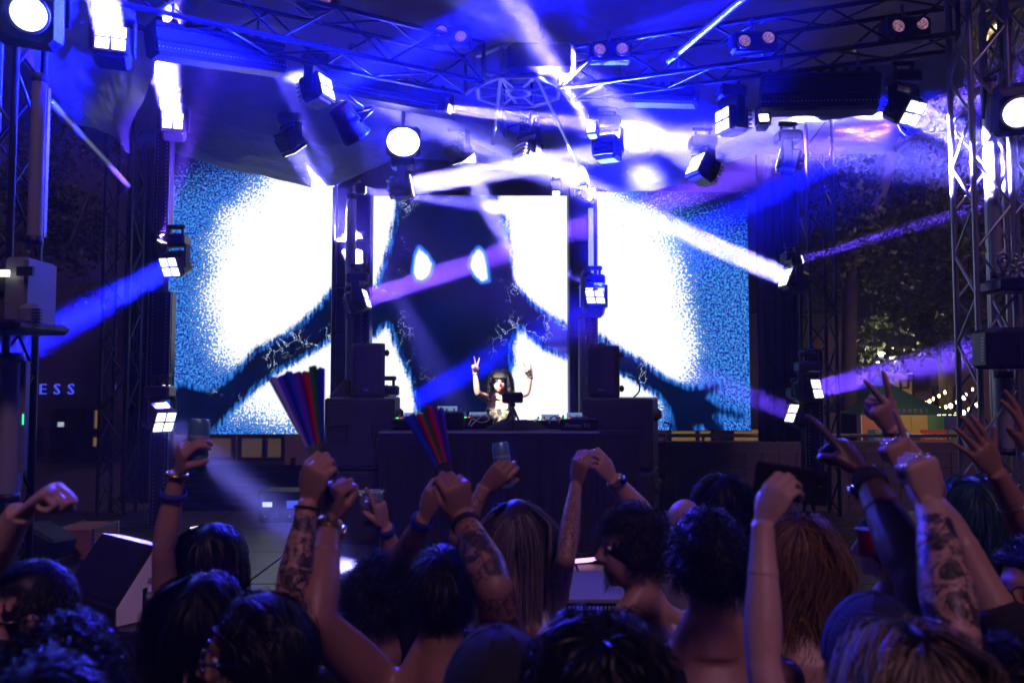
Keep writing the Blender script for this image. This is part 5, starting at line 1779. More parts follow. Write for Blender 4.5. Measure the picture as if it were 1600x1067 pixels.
        hm.path([E.lerp(W, u) for u in (.58, .62, .7, .85, .95, 1.0)], [r * k * fat for r in (.030, .0385, .0345, .0297, .0280, .0278)], 16)
        th_ = hand(hm, W, Kn - W, nrm, side > 0, pose, k * (a.get('hs', 1.0) if a else 1.0))
        hands.append((hm, .0036 if a else .0075))
        if a:
            dd = (Kn - W).normalized(); n_ = (nrm - dd * nrm.dot(dd)).normalized()
            info[side]['n'] = n_; info[side]['t'] = th_; info[side]['k'] = k
        if side in ink: inkpts.append((E, W, S))
        if shirt and sleeves:
            e2 = S.lerp(E, .55)
            sleeve.path([S - (E - S) * .12, S, S.lerp(E, .3), e2], [.07 * s * fat, .068 * s * fat, .064 * s * fat, .066 * s * fat], 14)
    body = remesh(mb, voxel, 3)
    bmj = bmesh.new(); bmj.from_mesh(body)
    for hm, hv in hands:
        hmesh = remesh(hm, hv, 3 if hv < .005 else 1); bmj.from_mesh(hmesh); bpy.data.meshes.remove(hmesh)
    bmj.to_mesh(body); bmj.free()
    for p_ in body.polygons: p_.use_smooth = True
    for v in body.vertices: v.co -= base
    if inkpts:
        n = len(body.vertices)
        co = np.empty(n * 3, np.float32); body.vertices.foreach_get('co', co); co = co.reshape(-1, 3) + np.array(base)
        val = np.zeros(n, np.float32)
        for E, W, S in inkpts:
            for A_, B_, lo, hi in ((E, W, -.02, .86), (S, E, .45, 1.0)):
                A, D = np.array(A_), np.array(B_ - A_)
                tt = (co - A) @ D / (D @ D)
                dist = np.linalg.norm(co - A - np.clip(tt, 0, 1)[:, None] * D, axis=1)
                val = np.maximum(val, ((tt > lo) & (tt < hi) & (dist < .075)).astype(np.float32) * ink_w)
        at = body.attributes.new('ink', 'FLOAT', 'POINT'); at.data.foreach_set('value', val)
    link('body', body, SKIN[skin], t)
    # clothes
    if shirt:
        cl = MB()
        sp = [p.copy() for p in spine]
        if sleeves:
            cl.path(sp[1:], [r + .014 * s for r in tr[1:]], 22, up=rt, flat=.64)
            for sx in (-1, 1):
                cl.path([nb + rt * sx * .055 * s - V((0, 0, .01)), nb + rt * sx * sw * .8 - V((0, 0, .055 * s))], [.05 * s, .062 * s], 10)
        else:
            cl.path(sp[2:], [tr[2] * .86] + [r + .010 * s for r in tr[3:]], 22, up=rt, flat=.64)
            for sx in (-1, 1):
                for q in (-1, 1):
                    cl.path([nb + rt * sx * .085 * s - V((0, 0, .012 * s)), nb + rt * sx * .095 * s + fwv * q * .085 * s - V((0, 0, .08 * s)), nb + rt * sx * .10 * s + fwv * q * .09 * s - V((0, 0, .2 * s))], [.02 * s, .022 * s, .03 * s], 8)
        cl.v += [] 
        o_ = len(cl.v); cl.v += sleeve.v; cl.f += [tuple(i + o_ for i in f) for f in sleeve.f]; cl.smooth += sleeve.smooth
        ms = remesh(cl, .015, 2)
        for v in ms.vertices: v.co -= base
        link('shirt', ms, CLO[shirt], t)
    tr_ = MB()
    hp = spine[-1] + V((0, 0, .06 * s))
    tr_.path([hp + V((0, 0, .06 * s)), hp, hp - V((0, 0, .10 * s))], [.172 * s * shape, .180 * s * shape, .175 * s * shape], 20, up=rt, flat=.68)
    for sx in (-1, 1):
        a0 = hp + rt * sx * .085 * s - V((0, 0, .06 * s))
        kn = V((a0.x, a0.y, z0 + .50 * s)) + fwv * .03 + rt * sx * .01
        an = V((a0.x, a0.y, z0 + .09 * s)) - fwv * .01 + rt * sx * .02
        tr_.path([a0, a0.lerp(kn, .5), kn, kn.lerp(an, .4), an], [.095 * s, .085 * s, .066 * s, .062 * s, .055 * s], 12)
    ms = remesh(tr_, .03, 2)
    for v in ms.vertices: v.co -= base
    link('trousers', ms, PANT, t)
    for sx in (-1, 1):
        f0 = V((spine[-1].x, spine[-1].y, z0)) + rt * sx * .105 * s
        MB().path([f0 - fwv * .08 + V((0, 0, .05)), f0 + V((0, 0, .06)), f0 + fwv * .10 + V((0, 0, .045)), f0 + fwv * .18 + V((0, 0, .03))], [.035, .046, .042, .025], 10, up=rt, flat=.9).build('shoe', SHOE, t)
    # eyes
    for sx in (-1, 1):
        m = MB(); ellipsoid(m, hc + ax @ V((sx * .031, .076, .006)) * s, ax, (.013 * s, .010 * s, .0075 * s), 10, 8)
        eo = m.build('eye', EYEW, t)
        m = MB(); ellipsoid(m, hc + ax @ V((sx * .031, .084, .006)) * s, ax, (.0055 * s, .004 * s, .0055 * s), 8, 6)
        m.build('iris', IRIS, eo)
    rg = np.random.default_rng(seed)
    if hair and not nohair:
        hair_strands(hc + ax @ V((0, -.006, .012)) * s, ax, hair[0], rg, HAIR[hair[1]], t, s, hl)
        if hair[0] == 'bun':
            bc = hc + ax @ V((0, -.10, .075)) * s
            hair_strands(bc, ax @ Matrix.Diagonal((.5, .42, .42)), 'afro', rg, HAIR[hair[1]], t, s, .05, 700, .006).name = 'hair_bun'
    if beard:
        m = MB()
        for k in range(420):
            a = rg.uniform(-1.25, 1.25); zz = rg.uniform(-.125, -.06)
            q = V((math.sin(a) * .066, .022 + math.cos(a) * .062, zz))
            e_ = q + V((math.sin(a) * .012, math.cos(a) * .014, -.022)) + V(rg.normal(size=3) * .004)
            p, e_ = hc + ax @ q * s, hc + ax @ e_ * s
            w_ = ax @ V((.0022, 0, 0))
            m.add([p - w_, p + w_, e_], [(0, 1, 2)])
        m.build('beard', HAIR[hair[1]], t)
    if cap:
        m = MB(); crown = []
        n = 22
        for i in range(9):
            th = math.pi / 2 * i / 8
            for k in range(n):
                an = 2 * math.pi * k / n
                crown.append(hc + ax @ V((math.cos(an) * math.sin(th + .02) * .098, math.sin(an) * math.sin(th + .02) * .116 - .006, .02 + math.cos(th) * .125)) * s)
        m.add(crown, [(i * n + k, (i + 1) * n + k, (i + 1) * n + (k + 1) % n, i * n + (k + 1) % n) for i in range(8) for k in range(n)], True)
        cm_ = CLO[cap]
        co_ = m.build('cap', cm_, t)
        for k in range(6):
            an = 2 * math.pi * k / 6 + .26
            MB().path([hc + ax @ V((math.cos(an) * math.sin(th) * .0995, math.sin(an) * math.sin(th) * .1175 - .006, .02 + math.cos(th) * .1265)) * s for th in (.05, .4, .8, 1.2, 1.55)], .0022, 5).build('seam', cm_, co_)
        MB().lathe([(.011, 0), (.009, .006), (.002, .009)], 10, Matrix.Translation(hc + ax @ V((0, -.006, .143)) * s) @ ax.to_4x4()).build('button', cm_, co_)
        b = MB(); vs = []
        for i in range(5):
            for k in range(11):
                an = R(25 + 130 * k / 10)
                rr_ = 1 + .62 * i / 4 * math.sin(R(180 * k / 10)) ** .6
                vs.append(hc + ax @ V((math.cos(an) * .098 * (1 + .05 * i / 4), math.sin(an) * .112 * rr_, .026 - .012 * (i / 4) + .010 * math.cos(2 * an) * -1)) * s)
        b.add(vs, [(i * 11 + k, i * 11 + k + 1, (i + 1) * 11 + k + 1, (i + 1) * 11 + k) for i in range(4) for k in range(10)], True)
        b.build('peak', cm_, co_)
    if glasses:
        m = MB()
        for sx in (-1, 1):
            cc = V((sx * .034, .104, .004))
            if glasses == 'sun':
                vs_ = [hc + ax @ (cc + V((math.cos(a) * .029, -.006 * abs(math.cos(a)) , math.sin(a) * .020))) * s for a in [2 * math.pi * k / 14 for k in range(14)]]
                m.add(vs_ + [hc + ax @ (cc + V((0, .005, 0))) * s], [(k, (k + 1) % 14, 14) for k in range(14)], True)
            m.path([hc + ax @ (cc + V((math.cos(a) * .029, 0, math.sin(a) * .021))) * s for a in [2 * math.pi * k / 14 for k in range(14)]], .0026 * s, 6, closed=True)
            m.path([hc + ax @ V((sx * .063, .104, .008)) * s, hc + ax @ V((sx * .081, .05, .008)) * s, hc + ax @ V((sx * .083, -.005, .004)) * s, hc + ax @ V((sx * .082, -.02, -.012)) * s], .0028 * s, 6)
        m.path([hc + ax @ V((-.008, .106, .01)) * s, hc + ax @ V((.008, .106, .01)) * s], .002 * s, 6)
        m.build('glasses', GLASSB, t)
    if strap:
        sx = strap
        m = MB()
        pts = [nb + rt * (-sx) * .20 * s - V((0, 0, .40 * s)) - fwv * .10 * s, nb - fwv * .145 * s - V((0, 0, .22 * s)), nb + rt * sx * .08 * s - fwv * .115 * s - V((0, 0, .07 * s)), nb + rt * sx * .09 * s - V((0, 0, -.012 * s)), nb + rt * sx * .06 * s + fwv * .12 * s - V((0, 0, .10 * s))]
        m.path(pts, .022, 8, up=rt, flat=.25)
        m.build('bag_strap', CLO['black'], t)
    info['t'] = t
    PERSONS[label] = info
    return info
DEBUG = False
GOLD = surf('gold_metal', (.75, .5, .12), .25, 1, .1)
SILV = surf('silver_metal', (.7, .7, .75), .22, 1, .1)
BANDB = surf('blue_fabric_band', (.03, .05, .35), .7)
def band(info, side, u, r, w, mat, name, kind='band', face=None):
    """wristband, bangle or watch on a forearm; u = 1 at the wrist"""
    a = info[side]; E, W = a['E'], a['W']
    d = (W - E).normalized()
    c = E.lerp(W, u)
    n_ = (a['n'] - d * a['n'].dot(d)).normalized()
    q = d.cross(n_)
    k = a['k']
    M = Matrix((q, n_, d)).transposed().to_4x4()
    MM = Matrix.Translation(c) @ M
    m = MB()
    if kind == 'ring':
        m.path([MM @ V((math.cos(t_) * r * k, math.sin(t_) * r * k, 0)) for t_ in [2 * math.pi * i / 20 for i in range(20)]], w, 6, closed=True)
    else:
        m.lathe([(r * k, -w / 2), (r * k + .003, -w * .4), (r * k + .003, w * .4), (r * k, w / 2)], 22, MM, cap=False)
    o = m.build(name, mat, info['t'])
    if kind == 'watch':
        sgn = -1 if face is None else face
        cc = MM @ V((0, sgn * (r * k + .004), 0))
        Mw = Matrix.Translation(cc) @ M @ Matrix.Rotation(R(90 * -sgn), 4, 'X')
        MB().lathe([(.019, 0), (.021, .003), (.021, .007), (.018, .010)], 18, Mw).build('watch_case', SILV, o)
        MB().lathe([(.017, .0105), (.001, .011)], 18, Mw).build('watch_face', glow('watch_glow', (.15, .45, 1), .5) if face is None else GLASSB, o)
    return o
def finger_rings(info, side, idx, mat=SILV):
    a = info[side]
    for i in idx:
        off = [.031, .0105, -.0105, -.030][i]; fwd = [.086, .092, .088, .079][i]
        c = a['W'] + (a['d'] * (fwd + .004) + a['t'] * off + a['n'] * .012) * a['k']
        Mr = Matrix.Translation(c) @ (a['n'] * .9 + a['d'] * .35).to_track_quat('Z', 'Y').to_matrix().to_4x4()
        MB().path([Mr @ V((math.cos(t_) * .0105, math.sin(t_) * .0105, 0)) for t_ in [2 * math.pi * j / 12 for j in range(12)]], .0026, 5, closed=True).build('ring', mat, info['t'])
# ---- the crowd
def A(side, w, k, e, pose='relaxed', n=(0, -1, 0), **kw):
    return dict(side=side, w=w, k=k, e=e, pose=pose, n=n, **kw)
pA = person('short haired man in sunglasses facing left at the left edge', 48, 868, 1.9, yaw=-118, tilt=-4, skin='light', hair=('buzz', 'brown'), shirt='black', glasses='sun', seed=1)
pB = person('dark curly head rimmed in blue in the front row below the sunglasses man', 100, 962, 1.42, yaw=-25, skin='tan', hair=('curly', 'black'), shirt='navy', seed=2)
pC = person('nearest blue lit head in the bottom left corner', 62, 1022, 1.12, skin='tan', hair=('short', 'black'), shirt='navy', seed=3, hl=.06)
pD = person('dark long haired woman in a striped white shirt raising a can', 335, 812, 2.55, yaw=8, skin='light', hair=('long', 'black'), shirt='striped', fem=True, seed=4, strap=1,
            arms=[A(-1, (277, 737, 2.36), (287, 703, 2.33), (255, 862), 'grip', (.75, .45, .15))])
pE = person('dark haired person holding a folded rainbow fan overhead behind the man in glasses', 318, 890, 2.0, skin='light', hair=('bob', 'black'), shirt='black', seed=5, ink=(1,),
            arms=[A(1, (482, 783, 1.95), (494, 735, 1.93), (452, 945), 'hold', (.35, .9, 0), fat=.92)])
pF = person('dark haired person in thin glasses turned left near the bottom', 405, 922, 1.68, yaw=-100, skin='tan', hair=('bob', 'black'), shirt='black', glasses='clear', seed=6)
pG = person('bare backed man with both muscular arms raised in the middle', 690, 852, 2.1, skin='tan', hair=('short', 'black'), shirt=None, seed=7, shape=1.12, hl=.06, ink=(1,),
            arms=[A(-1, (514, 812, 2.05), (521, 762, 2.03), (490, 968), 'fist', (.5, .8, 0), fat=1.0), A(1, (722, 808, 2.05), (712, 756, 2.02), (772, 915), 'hold', (-.5, .8, 0))])
pH = person('curly dark haired person with a tattooed arm between the raised fists', 592, 868, 2.55, skin='tan', hair=('afro', 'black'), shirt='black', seed=8, ink=(1,), ink_w=.5,
            arms=[A(1, (662, 808, 2.45), (680, 766, 2.43), (622, 885), 'clasp', (.6, .6, .2))])
pH2 = person('person in a pale grey cap holding up a plastic cup', 602, 858, 3.0, skin='light', hair=('short', 'brown'), shirt='navy', cap='grey', seed=9,
             arms=[A(1, (602, 822, 2.8), (592, 788, 2.78), (618, 892), 'point', (-.9, .35, .1))])
pL = person('ash blonde long haired woman with one tattooed arm straight up', 808, 776, 2.85, skin='tan', hair=('long', 'ash'), shirt='white', sleeves=False, fem=True, seed=10, hl=.5, ink=(1, -1), ink_w=.5,
            arms=[A(1, (900, 757, 2.8), (908, 715, 2.78), (884, 872), 'clasp', (.7, .6, 0)), A(-1, (757, 762, 2.7), (786, 735, 2.68), (716, 838), 'grip', (.5, .7, .5))])
pM = person('bearded dark haired man in profile facing left wearing a white tank top', 990, 786, 2.55, yaw=-86, skin='light', hair=('curly', 'brown'), shirt='white', sleeves=False, seed=11, beard=True)
pN = person('balding person whose bare crown shows between two dark heads', 1070, 774, 3.2, skin='light', hair=None, shirt='grey', seed=12,
            arms=[A(-1, (958, 748, 3.0), (928, 708, 2.96), (1012, 815), 'clasp', (-.4, .8, -.3), fat=1.1)])
pO = person('person with sleek blue glinting dark hair behind the bald crown', 1132, 738, 3.3, yaw=20, skin='tan', hair=('bob', 'black'), shirt='black', seed=13, fem=True)
pP = person('bare shouldered woman with thick black hair piled up right of the bearded man', 1106, 796, 2.1, skin='tan', hair=('curly', 'black'), shirt='black', sleeves=False, fem=True, seed=14, hl=.07, shape=1.08)
pQ = person('person below the frame whose near pale arm lifts a phone', 1150, 1085, 1.45, skin='pale', hair=('long', 'brown'), shirt='black', sleeves=False, fem=True, seed=15,
            arms=[A(1, (1192, 818, 1.62), (1218, 762, 1.62), (1192, 1040), 'grip', (.75, .55, .1), fat=1.1)])
pR = person('woman with wavy honey coloured hair and black straps right of centre', 1248, 800, 2.5, yaw=22, skin='pale', hair=('wavy', 'honey'), shirt='black', sleeves=False, fem=True, seed=16)
pZ = person('person in a dark cap with a near dark arm pointing at the stage', 1365, 938, 1.55, yaw=15, skin='dark', hair=('short', 'black'), shirt='navy', cap='navy', seed=17,
            arms=[A(1, (1352, 738, 1.85), (1312, 690, 1.9), (1432, 905), 'point', (-.55, .6, -.5), fat=1.12)])
pT = person('person with wavy teal tinted hair making a peace sign at the right', 1515, 740, 2.8, yaw=15, skin='pale', hair=('bob', 'teal'), shirt='black', fem=True, seed=18,
            arms=[A(-1, (1392, 668, 2.55), (1374, 628, 2.5), (1460, 758), 'peace', (-.15, .95, .1), hs=1.12)])
pU = person('blue lit head in the bottom right corner raising a tattooed arm and ringed fist', 1575, 1002, 1.42, skin='pale', hair=('curly', 'black'), shirt='black', seed=19, ink=(-1,),
            arms=[A(-1, (1455, 790, 1.6), (1440, 728, 1.6), (1490, 985), 'fist', (-.25, .95, 0), fat=1.1)])
pV = person('bespectacled person at the right edge raising a ringed hand', 1620, 838, 2.05, yaw=-112, skin='light', hair=('bob', 'black'), shirt='black', glasses='clear', seed=20,
            arms=[A(-1, (1418, 742, 2.25), (1402, 698, 2.25), (1500, 850), 'point', (-.2, .95, 0))])
pW = person('person beyond the right edge spreading one open hand high', 1690, 830, 2.3, skin='tan', hair=('short', 'black'), shirt='black', seed=21,
            arms=[A(-1, (1556, 738, 2.3), (1530, 698, 2.28), (1612, 845), 'open', (-.1, .95, 0)), A(1, (1612, 706, 2.35), (1598, 664, 2.35), (1680, 800), 'open', (-.7, .6, 0))])
pFF = person('fair person half hidden behind the dark pointing arm', 1380, 800, 3.0, yaw=-60, skin='pale', hair=('short', 'brown'), shirt='white', seed=22)
pEE = person('person beyond the left edge swinging a loose fist', -95, 905, 1.8, skin='pale', hair=('short', 'brown'), shirt='black', seed=23,
             arms=[A(1, (32, 800, 1.75), (78, 768, 1.75), (-40, 905), 'fist', (.15, .1, -1.0), fat=1.05)])
pCC1 = person('person in a smooth dark cap at the bottom centre', 778, 990, 1.4, skin='tan', hair=('short', 'black'), shirt='black', cap='black', seed=24)
pCC2 = person('person with tousled dark wavy hair at the bottom right of centre', 938, 962, 1.35, yaw=10, skin='tan', hair=('wavy', 'brown'), shirt='navy', seed=25, hl=.22)
pY = person('person with dark hair streaked blonde at the bottom right', 1408, 962, 1.28, yaw=-8, skin='light', hair=('bob', 'streak'), shirt='black', fem=True, seed=26)
# worn things
band(pD, -1, .97, .030, .006, GOLD, 'bracelet', 'ring'); band(pD, -1, .72, .038, .022, BANDB, 'wristband')
band(pE, 1, .93, .030, .006, CLO['black'], 'wristband')
band(pG, -1, .92, .033, .030, GOLD, 'watch_band', 'watch', 1); band(pG, 1, .90, .034, .018, CLO['black'], 'wristband')
band(pH, 1, .92, .032, .03, BANDB, 'wristband'); band(pH2, 1, .93, .031, .028, BANDB, 'wristband')
band(pN, -1, .95, .032, .014, SILV, 'watch_band', 'watch', -1)
band(pT, -1, .93, .032, .024, CLO['black'], 'watch_band', 'watch'); band(pZ, 1, .90, .036, .035, CLO['black'], 'watch_band', 'watch', 1)
band(pW, -1, .55, .040, .0022, SILV, 'bracelet', 'ring'); band(pV, -1, .9, .031, .0022, SILV, 'bracelet', 'ring')
finger_rings(pU, -1, (0, 1, 2, 3)); finger_rings(pV, -1, (1, 2)); finger_rings(pT, -1, ()); finger_rings(pN, -1, (1, 2)); finger_rings(pL, 1, (1,))
# held things
CANB = surf('blue_can_paint', (.13, .34, .50), .32, .3, .25, 25)
def can(info, side, tall, label, mat, tiltv=(0, 0, 1)):
    a = info[side]
    c = a['W'] + (a['d'] * .085 + a['n'] * .042) * a['k']
    up = V(tiltv).normalized()
    t = thing('drink_can', label, 'can', c, None)
    M = Matrix.Translation(c - up * tall * .42) @ up.to_track_quat('Z', 'Y').to_matrix().to_4x4()
    r = .029
    MB().lathe([(r * .8, 0), (r, .006), (r, tall - .012), (r * .86, tall - .002)], 22, M, cap=False).build('can_body', mat, t)
    MB().lathe([(r * .86, tall - .002), (r * .86, tall + .001), (r * .8, tall + .001), (r * .78, tall - .004), (.001, tall - .004)], 22, M).build('lid', SILV, t)
    MB().lathe([(r * .8, .001), (r * .5, -.001)], 22, M).build('can_base', SILV, t)
    b = MB().box((0, .008, tall - .001), (.012, .018, .002), bev=.0006); b.v = [tuple(M @ V(v)) for v in b.v]; b.build('pull_tab', SILV, t)
    m = MB()
    for k in range(5):
        m.lathe([(r + .0004, tall * (.2 + .12 * k)), (r + .0004, tall * (.2 + .12 * k) + .004)], 22, M, cap=False)
    m.build('print_band', surf('pale_print', (.5, .6, .65), .4), t)
can(pD, -1, .155, 'tall slim blue can raised by the woman in the striped shirt', CANB, (.08, 0, 1))
can(pL, -1, .155, 'blue can tilted in the tattooed hand before the table', CANB, (-.12, .1, 1))
def cup(info, side, label):
    a = info[side]
    c = a['W'] + (a['d'] * .07 + a['n'] * .045) * a['k']
    t = thing('plastic_cup', label, 'cup', c)
    m, nt, b = node_mat('clear_cup'); b.inputs['Base Color'].default_value = (.75, .75, .85, 1); b.inputs['Roughness'].default_value = .1; b.inputs['Transmission Weight'].default_value = .7
    M = Matrix.Translation(c - V((0, 0, .05)))
    MB().lathe([(.030, 0), (.044, .112), (.047, .114), (.047, .118), (.042, .118), (.042, .112), (.0285, .003), (.001, .003)], 24, M).build('cup_wall', m, t)
    m2 = MB()
    for k in range(6): m2.lathe([(.0325 + .0022 * k, .02 + .014 * k), (.0335 + .0022 * k, .023 + .014 * k), (.0332 + .0022 * k, .026 + .014 * k)], 24, M, cap=False)
    m2.build('ribs', m, t)
    MB().lathe([(.029, .004), (.037, .07), (.001, .071)], 20, M).build('drink', surf('pale_drink', (.35, .3, .25), .1), t)
cup(pH2, 1, 'clear ribbed plastic cup lifted by the pointing hand with a blue wristband')
RAIN = [(.45, .02, .03), (.50, .16, .02), (.35, .28, .02), (.02, .16, .05), (.015, .05, .38), (.06, .03, .35), (.16, .02, .28), (.30, .28, .40)]
def fan_cloth(n, c):
    m = surf(n, [min(1, x * 1.5) for x in c], .6, 0, .1, 8)
    nt = m.node_tree; N, L = nt.nodes, nt.links
    tr_ = N.new('ShaderNodeBsdfTranslucent'); tr_.inputs[0].default_value = (*[min(1, x * 1.6 + .02) for x in c], 1)
    mx = N.new('ShaderNodeMixShader'); mx.inputs[0].default_value = .5
    L.new(N['Principled BSDF'].outputs[0], mx.inputs[1]); L.new(tr_.outputs[0], mx.inputs[2])
    L.new(mx.outputs[0], [q for q in N if q.type == 'OUTPUT_MATERIAL'][0].inputs['Surface'])
    return m
RAINM = [fan_cloth('fan_cloth_%s' % n, c) for n, c in zip(('red', 'orange', 'yellow', 'green', 'blue', 'indigo', 'violet', 'lilac'), RAIN)]
def fan(info, side, tipa, tipb, tipY, L, label, order, nblades=7):
    a = info[side]
    p = a['W'] + (a['d'] * .075 + a['n'] * .025) * a['k']
    t = thing('folding_fan', label, 'hand fan', p)
    d0 = (P(*tipa, tipY) - p).normalized(); d1 = (P(*tipb, tipY) - p).normalized()
    p = p - (d0 + d1).normalized() * .03
    nrm = d0.cross(d1).normalized()
    tot = d0.angle(d1)
    for i in range(nblades):
        u0, u1 = i / nblades, (i + 1) / nblades
        def dr(u): return Quaternion(nrm, tot * u) @ d0
        a0, am, a1 = dr(u0), dr((u0 + u1) / 2), dr(u1)
        z = .007 * (1 if i % 2 else -1)
        LL = L * rnd.uniform(.95, 1.02)
        m = MB()
        q = [p + a0 * .10, p + am * .10 + nrm * z * .3, p + a1 * .10, p + a1 * LL, p + am * LL * 1.012 + nrm * z * 1.6, p + a0 * LL]
        q2 = [v_ + nrm * .0012 for v_ in q]
        m.add(q + q2, [(0, 1, 4, 5), (1, 2, 3, 4), (6, 11, 10, 7), (7, 10, 9, 8), (0, 5, 11, 6), (2, 8, 9, 3), (5, 4, 10, 11), (4, 3, 9, 10), (0, 6, 7, 1), (1, 7, 8, 2)])
        m.build('fan_leaf', RAINM[order[i % len(order)]], t)
        bk = nrm * (.016 if nrm.y > 0 else -.016)
        MB().path([p - am * .05 + bk * .5, p + am * L * .9 + bk], [.006, .003], 6, up=nrm, flat=.5).build('rib', BLK, t)
    MB().path([p - nrm * .012, p + nrm * .012], .006, 8).build('rivet', SILV, t)
fan(pE, 1, (438, 618), (503, 598), 1.98, .29, 'half open rainbow hand fan raised at the left of the table', [7, 5, 4, 6, 0, 3, 4])
fan(pG, 1, (636, 655), (692, 655), 2.1, .25, 'half open rainbow hand fan held by the bare backed man', [4, 4, 0, 3, 0, 6, 5])
a = pQ[1]
ph = thing('mobile_phone', 'dark mobile phone held up sideways by the near pale arm', 'phone', a['W'] + a['d'] * .08 + a['n'] * .04)
pc = P(1237, 755, 1.66)
Mph = Matrix.Translation(pc) @ Matrix.Rotation(R(8), 4, 'Y') @ Matrix.Rotation(R(-12), 4, 'Z')
b = MB().box((0, 0, 0), (.150, .010, .072), bev=.004); b.v = [tuple(Mph @ V(v)) for v in b.v]; b.build('phone_case', surf('phone_back', (.012, .012, .014), .3), ph)
b = MB().box((0, .0058, 0), (.142, .001, .066)); b.v = [tuple(Mph @ V(v)) for v in b.v]; b.build('display', GLASSB, ph)
for k in range(2):
    MB().lathe([(.008, 0), (.009, .002), (.006, .003)], 12, Mph @ Matrix.Translation((.055, -.005, .018 - k * .022)) @ Matrix.Rotation(R(90), 4, 'X')).build('camera_lens', GLASSB, ph)
rc = thing('drink_cup', 'small red cup held by the fair half hidden person', 'cup', P(1355, 862, 2.85))
MB().lathe([(.026, 0), (.036, .09), (.037, .092)], 16, Matrix.Translation(P(1355, 868, 2.85))).build('cup_wall', surf('red_plastic', (.5, .03, .03), .35), rc)
MB().lathe([(.0375, .091), (.039, .094), (.035, .095)], 16, Matrix.Translation(P(1355, 868, 2.85))).build('rim', GREYP, rc)

# ---- the performer
DEBUG = False
YD = 8.15
pDJ = person('smiling performer with long curled black hair and bangs, both hands pointing up behind the table', 781, 577, YD, yaw=180, tilt=2, skin='pale', hair=('wavy', 'black'), shirt=None, fem=True, seed=40, z0=SZ,
             hl=.42, voxel=.0065, group=None, arms=[A(1, (742, 582, 8.0), (742, 568, 7.98), (746, 614), 'peace', (.1, -1, 0)), A(-1, (829, 588, 8.0), (826, 576, 7.98), (823, 614), 'horns', (-.4, -1, 0))])
hc, ax, s_, t = pDJ['head'], pDJ['ax'], pDJ['s'], pDJ['t']
DRESS = surf('floral_dress', (.05, .05, .04), .7)
def floral():
    m, nt, b = node_mat('floral_cloth')
    N, L = nt.nodes, nt.links
    tc = N.new('ShaderNodeTexCoord'); v = N.new('ShaderNodeTexVoronoi'); v.inputs['Scale'].default_value = 24
    L.new(tc.outputs['Object'], v.inputs['Vector'])
    r = N.new('ShaderNodeValToRGB'); L.new(v.outputs['Color'], r.inputs[0])
    e = r.color_ramp.elements
    e[0].color = (.015, .015, .018, 1); e[1].position = .45; e[1].color = (.02, .05, .02, 1)
    for p_, c_ in ((.6, (.45, .42, .32, 1)), (.75, (.4, .05, .03, 1)), (.9, (.02, .02, .02, 1))):
        q = e.new(p_); q.color = c_
    L.new(r.outputs[0], b.inputs['Base Color']); b.inputs['Roughness'].default_value = .7
    return m
nbk = hc + V((0, .035, -.20)) * s_
dm = MB()
dm.path([nbk - V((0, 0, .095)), nbk - V((0, 0, .17)), nbk - V((0, 0, .36)), nbk - V((0, 0, .46)), nbk - V((0, 0, .62)), nbk - V((0, 0, .80))], [.15, .166, .142, .165, .19, .20], 24, up=V((1, 0, 0)), flat=.66)
for sx in (-1, 1):
    ellipsoid(dm, nbk + V((sx * .062, -.078, -.165)), Matrix.Identity(3), (.062, .058, .058), 14, 10)
ms = remesh(dm, .009, 2)
for v in ms.vertices: v.co -= WL[t.name]
link('dress', ms, floral(), t)
LIP = surf('red_lips', (.45, .05, .06), .35)
TEETH = surf('teeth', (.8, .78, .75), .25)
m = MB(); m.path([hc + ax @ V((x, .093 - 8 * x * x, -.066 + 6 * x * x)) * s_ for x in (-.028, -.018, -.008, 0, .008, .018, .028)], [.003, .005, .0055, .005, .0055, .005, .003], 8); 
m.path([hc + ax @ V((x, .092 - 8 * x * x, -.080 + 12 * x * x)) * s_ for x in (-.028, -.018, -.008, 0, .008, .018, .028)], [.003, .005, .006, .0065, .006, .005, .003], 8)
m.build('lips', LIP, t)
m = MB(); m.path([hc + ax @ V((x, .0935 - 8 * x * x, -.072 + 8 * x * x)) * s_ for x in (-.022, -.012, 0, .012, .022)], [.003, .0065, .0075, .0065, .003], 8, up=ax @ V((0, 0, 1)), flat=.6); m.build('teeth', TEETH, t)
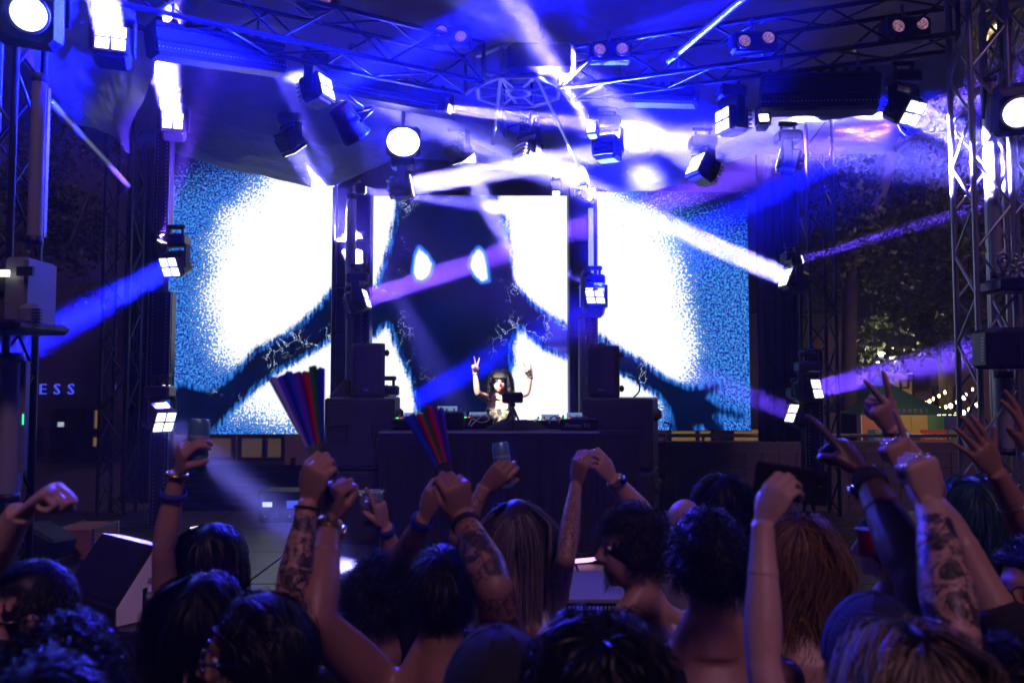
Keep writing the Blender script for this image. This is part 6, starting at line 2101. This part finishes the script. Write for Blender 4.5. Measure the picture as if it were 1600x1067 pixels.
for sx in (-1, 1):
    m = MB(); m.path([hc + ax @ V((sx * x, .094 - 5 * (x - .03) ** 2 * 10 - .004, .012 + z)) * s_ for x, z in ((.015, .0), (.03, .006), (.048, .001))], [.0014, .0022, .001], 6); m.build('eyelash', HAIR['black'], t)
    m = MB(); m.path([hc + ax @ V((sx * x, .096 - 12 * x * x, .032 + z)) * s_ for x, z in ((.014, .0), (.03, .006), (.048, .0))], [.0015, .002, .001], 6); m.build('eyebrow', HAIR['black'], t)
# bangs: a curtain of strands over the forehead
rgd = np.random.default_rng(77)
m = MB()
for k in range(420):
    x = rgd.uniform(-.058, .058)
    pts = []
    for j in range(6):
        u = j / 5
        zz = .115 - .078 * u + rgd.normal() * .001
        yy = .099 * math.sqrt(max(0, 1 - (x / .085) ** 2 - ((zz - .018) / .118) ** 2)) + .010 + .006 * u
        pts.append(hc + ax @ V((x * (1 + .05 * u), yy, zz)) * s_)
    w_ = ax @ V((.0028, 0, 0))
    vs = []
    for p in pts: vs += [p - w_, p + w_]
    m.add(vs, [(2 * j, 2 * j + 1, 2 * j + 3, 2 * j + 2) for j in range(5)], True)
o = m.build('hair_bangs', HAIR['black'], t)
# thick curled locks down both sides in front of the shoulders
m = MB()
for sx in (-1, 1):
    for k in range(26):
        x0 = sx * rgd.uniform(.064, .086); y0 = rgd.uniform(-.03, .06); L_ = rgd.uniform(.30, .50) if sx < 0 else rgd.uniform(.2, .32)
        ph_ = rgd.uniform(0, 6.28)
        pts = []
        for j in range(34):
            u = j / 33
            rr = .014 * min(1, u * 4)
            pts.append(hc + ax @ V((x0 + sx * .045 * math.sin(u * 2.2) * (1.0 if u < .5 else .9) + rr * math.cos(ph_ + u * 26), y0 + .07 * u + rr * math.sin(ph_ + u * 26), .07 - L_ * u)) * s_)
        m.path(pts, [.0055 * (1 - .5 * j / 33) for j in range(34)], 5)
m.build('curled_locks', HAIR['black'], t)
for sd in (1, -1):
    band(pDJ, sd, .9, .030, .02, SILV, 'bracelet', 'band')
m = MB(); m.path([hc + ax @ V((.058 * math.cos(a_), .02 + .062 * math.sin(a_), -.155)) * s_ for a_ in [2 * math.pi * i / 20 for i in range(20)]], .004, 6, closed=True); m.build('necklace', SILV, t)
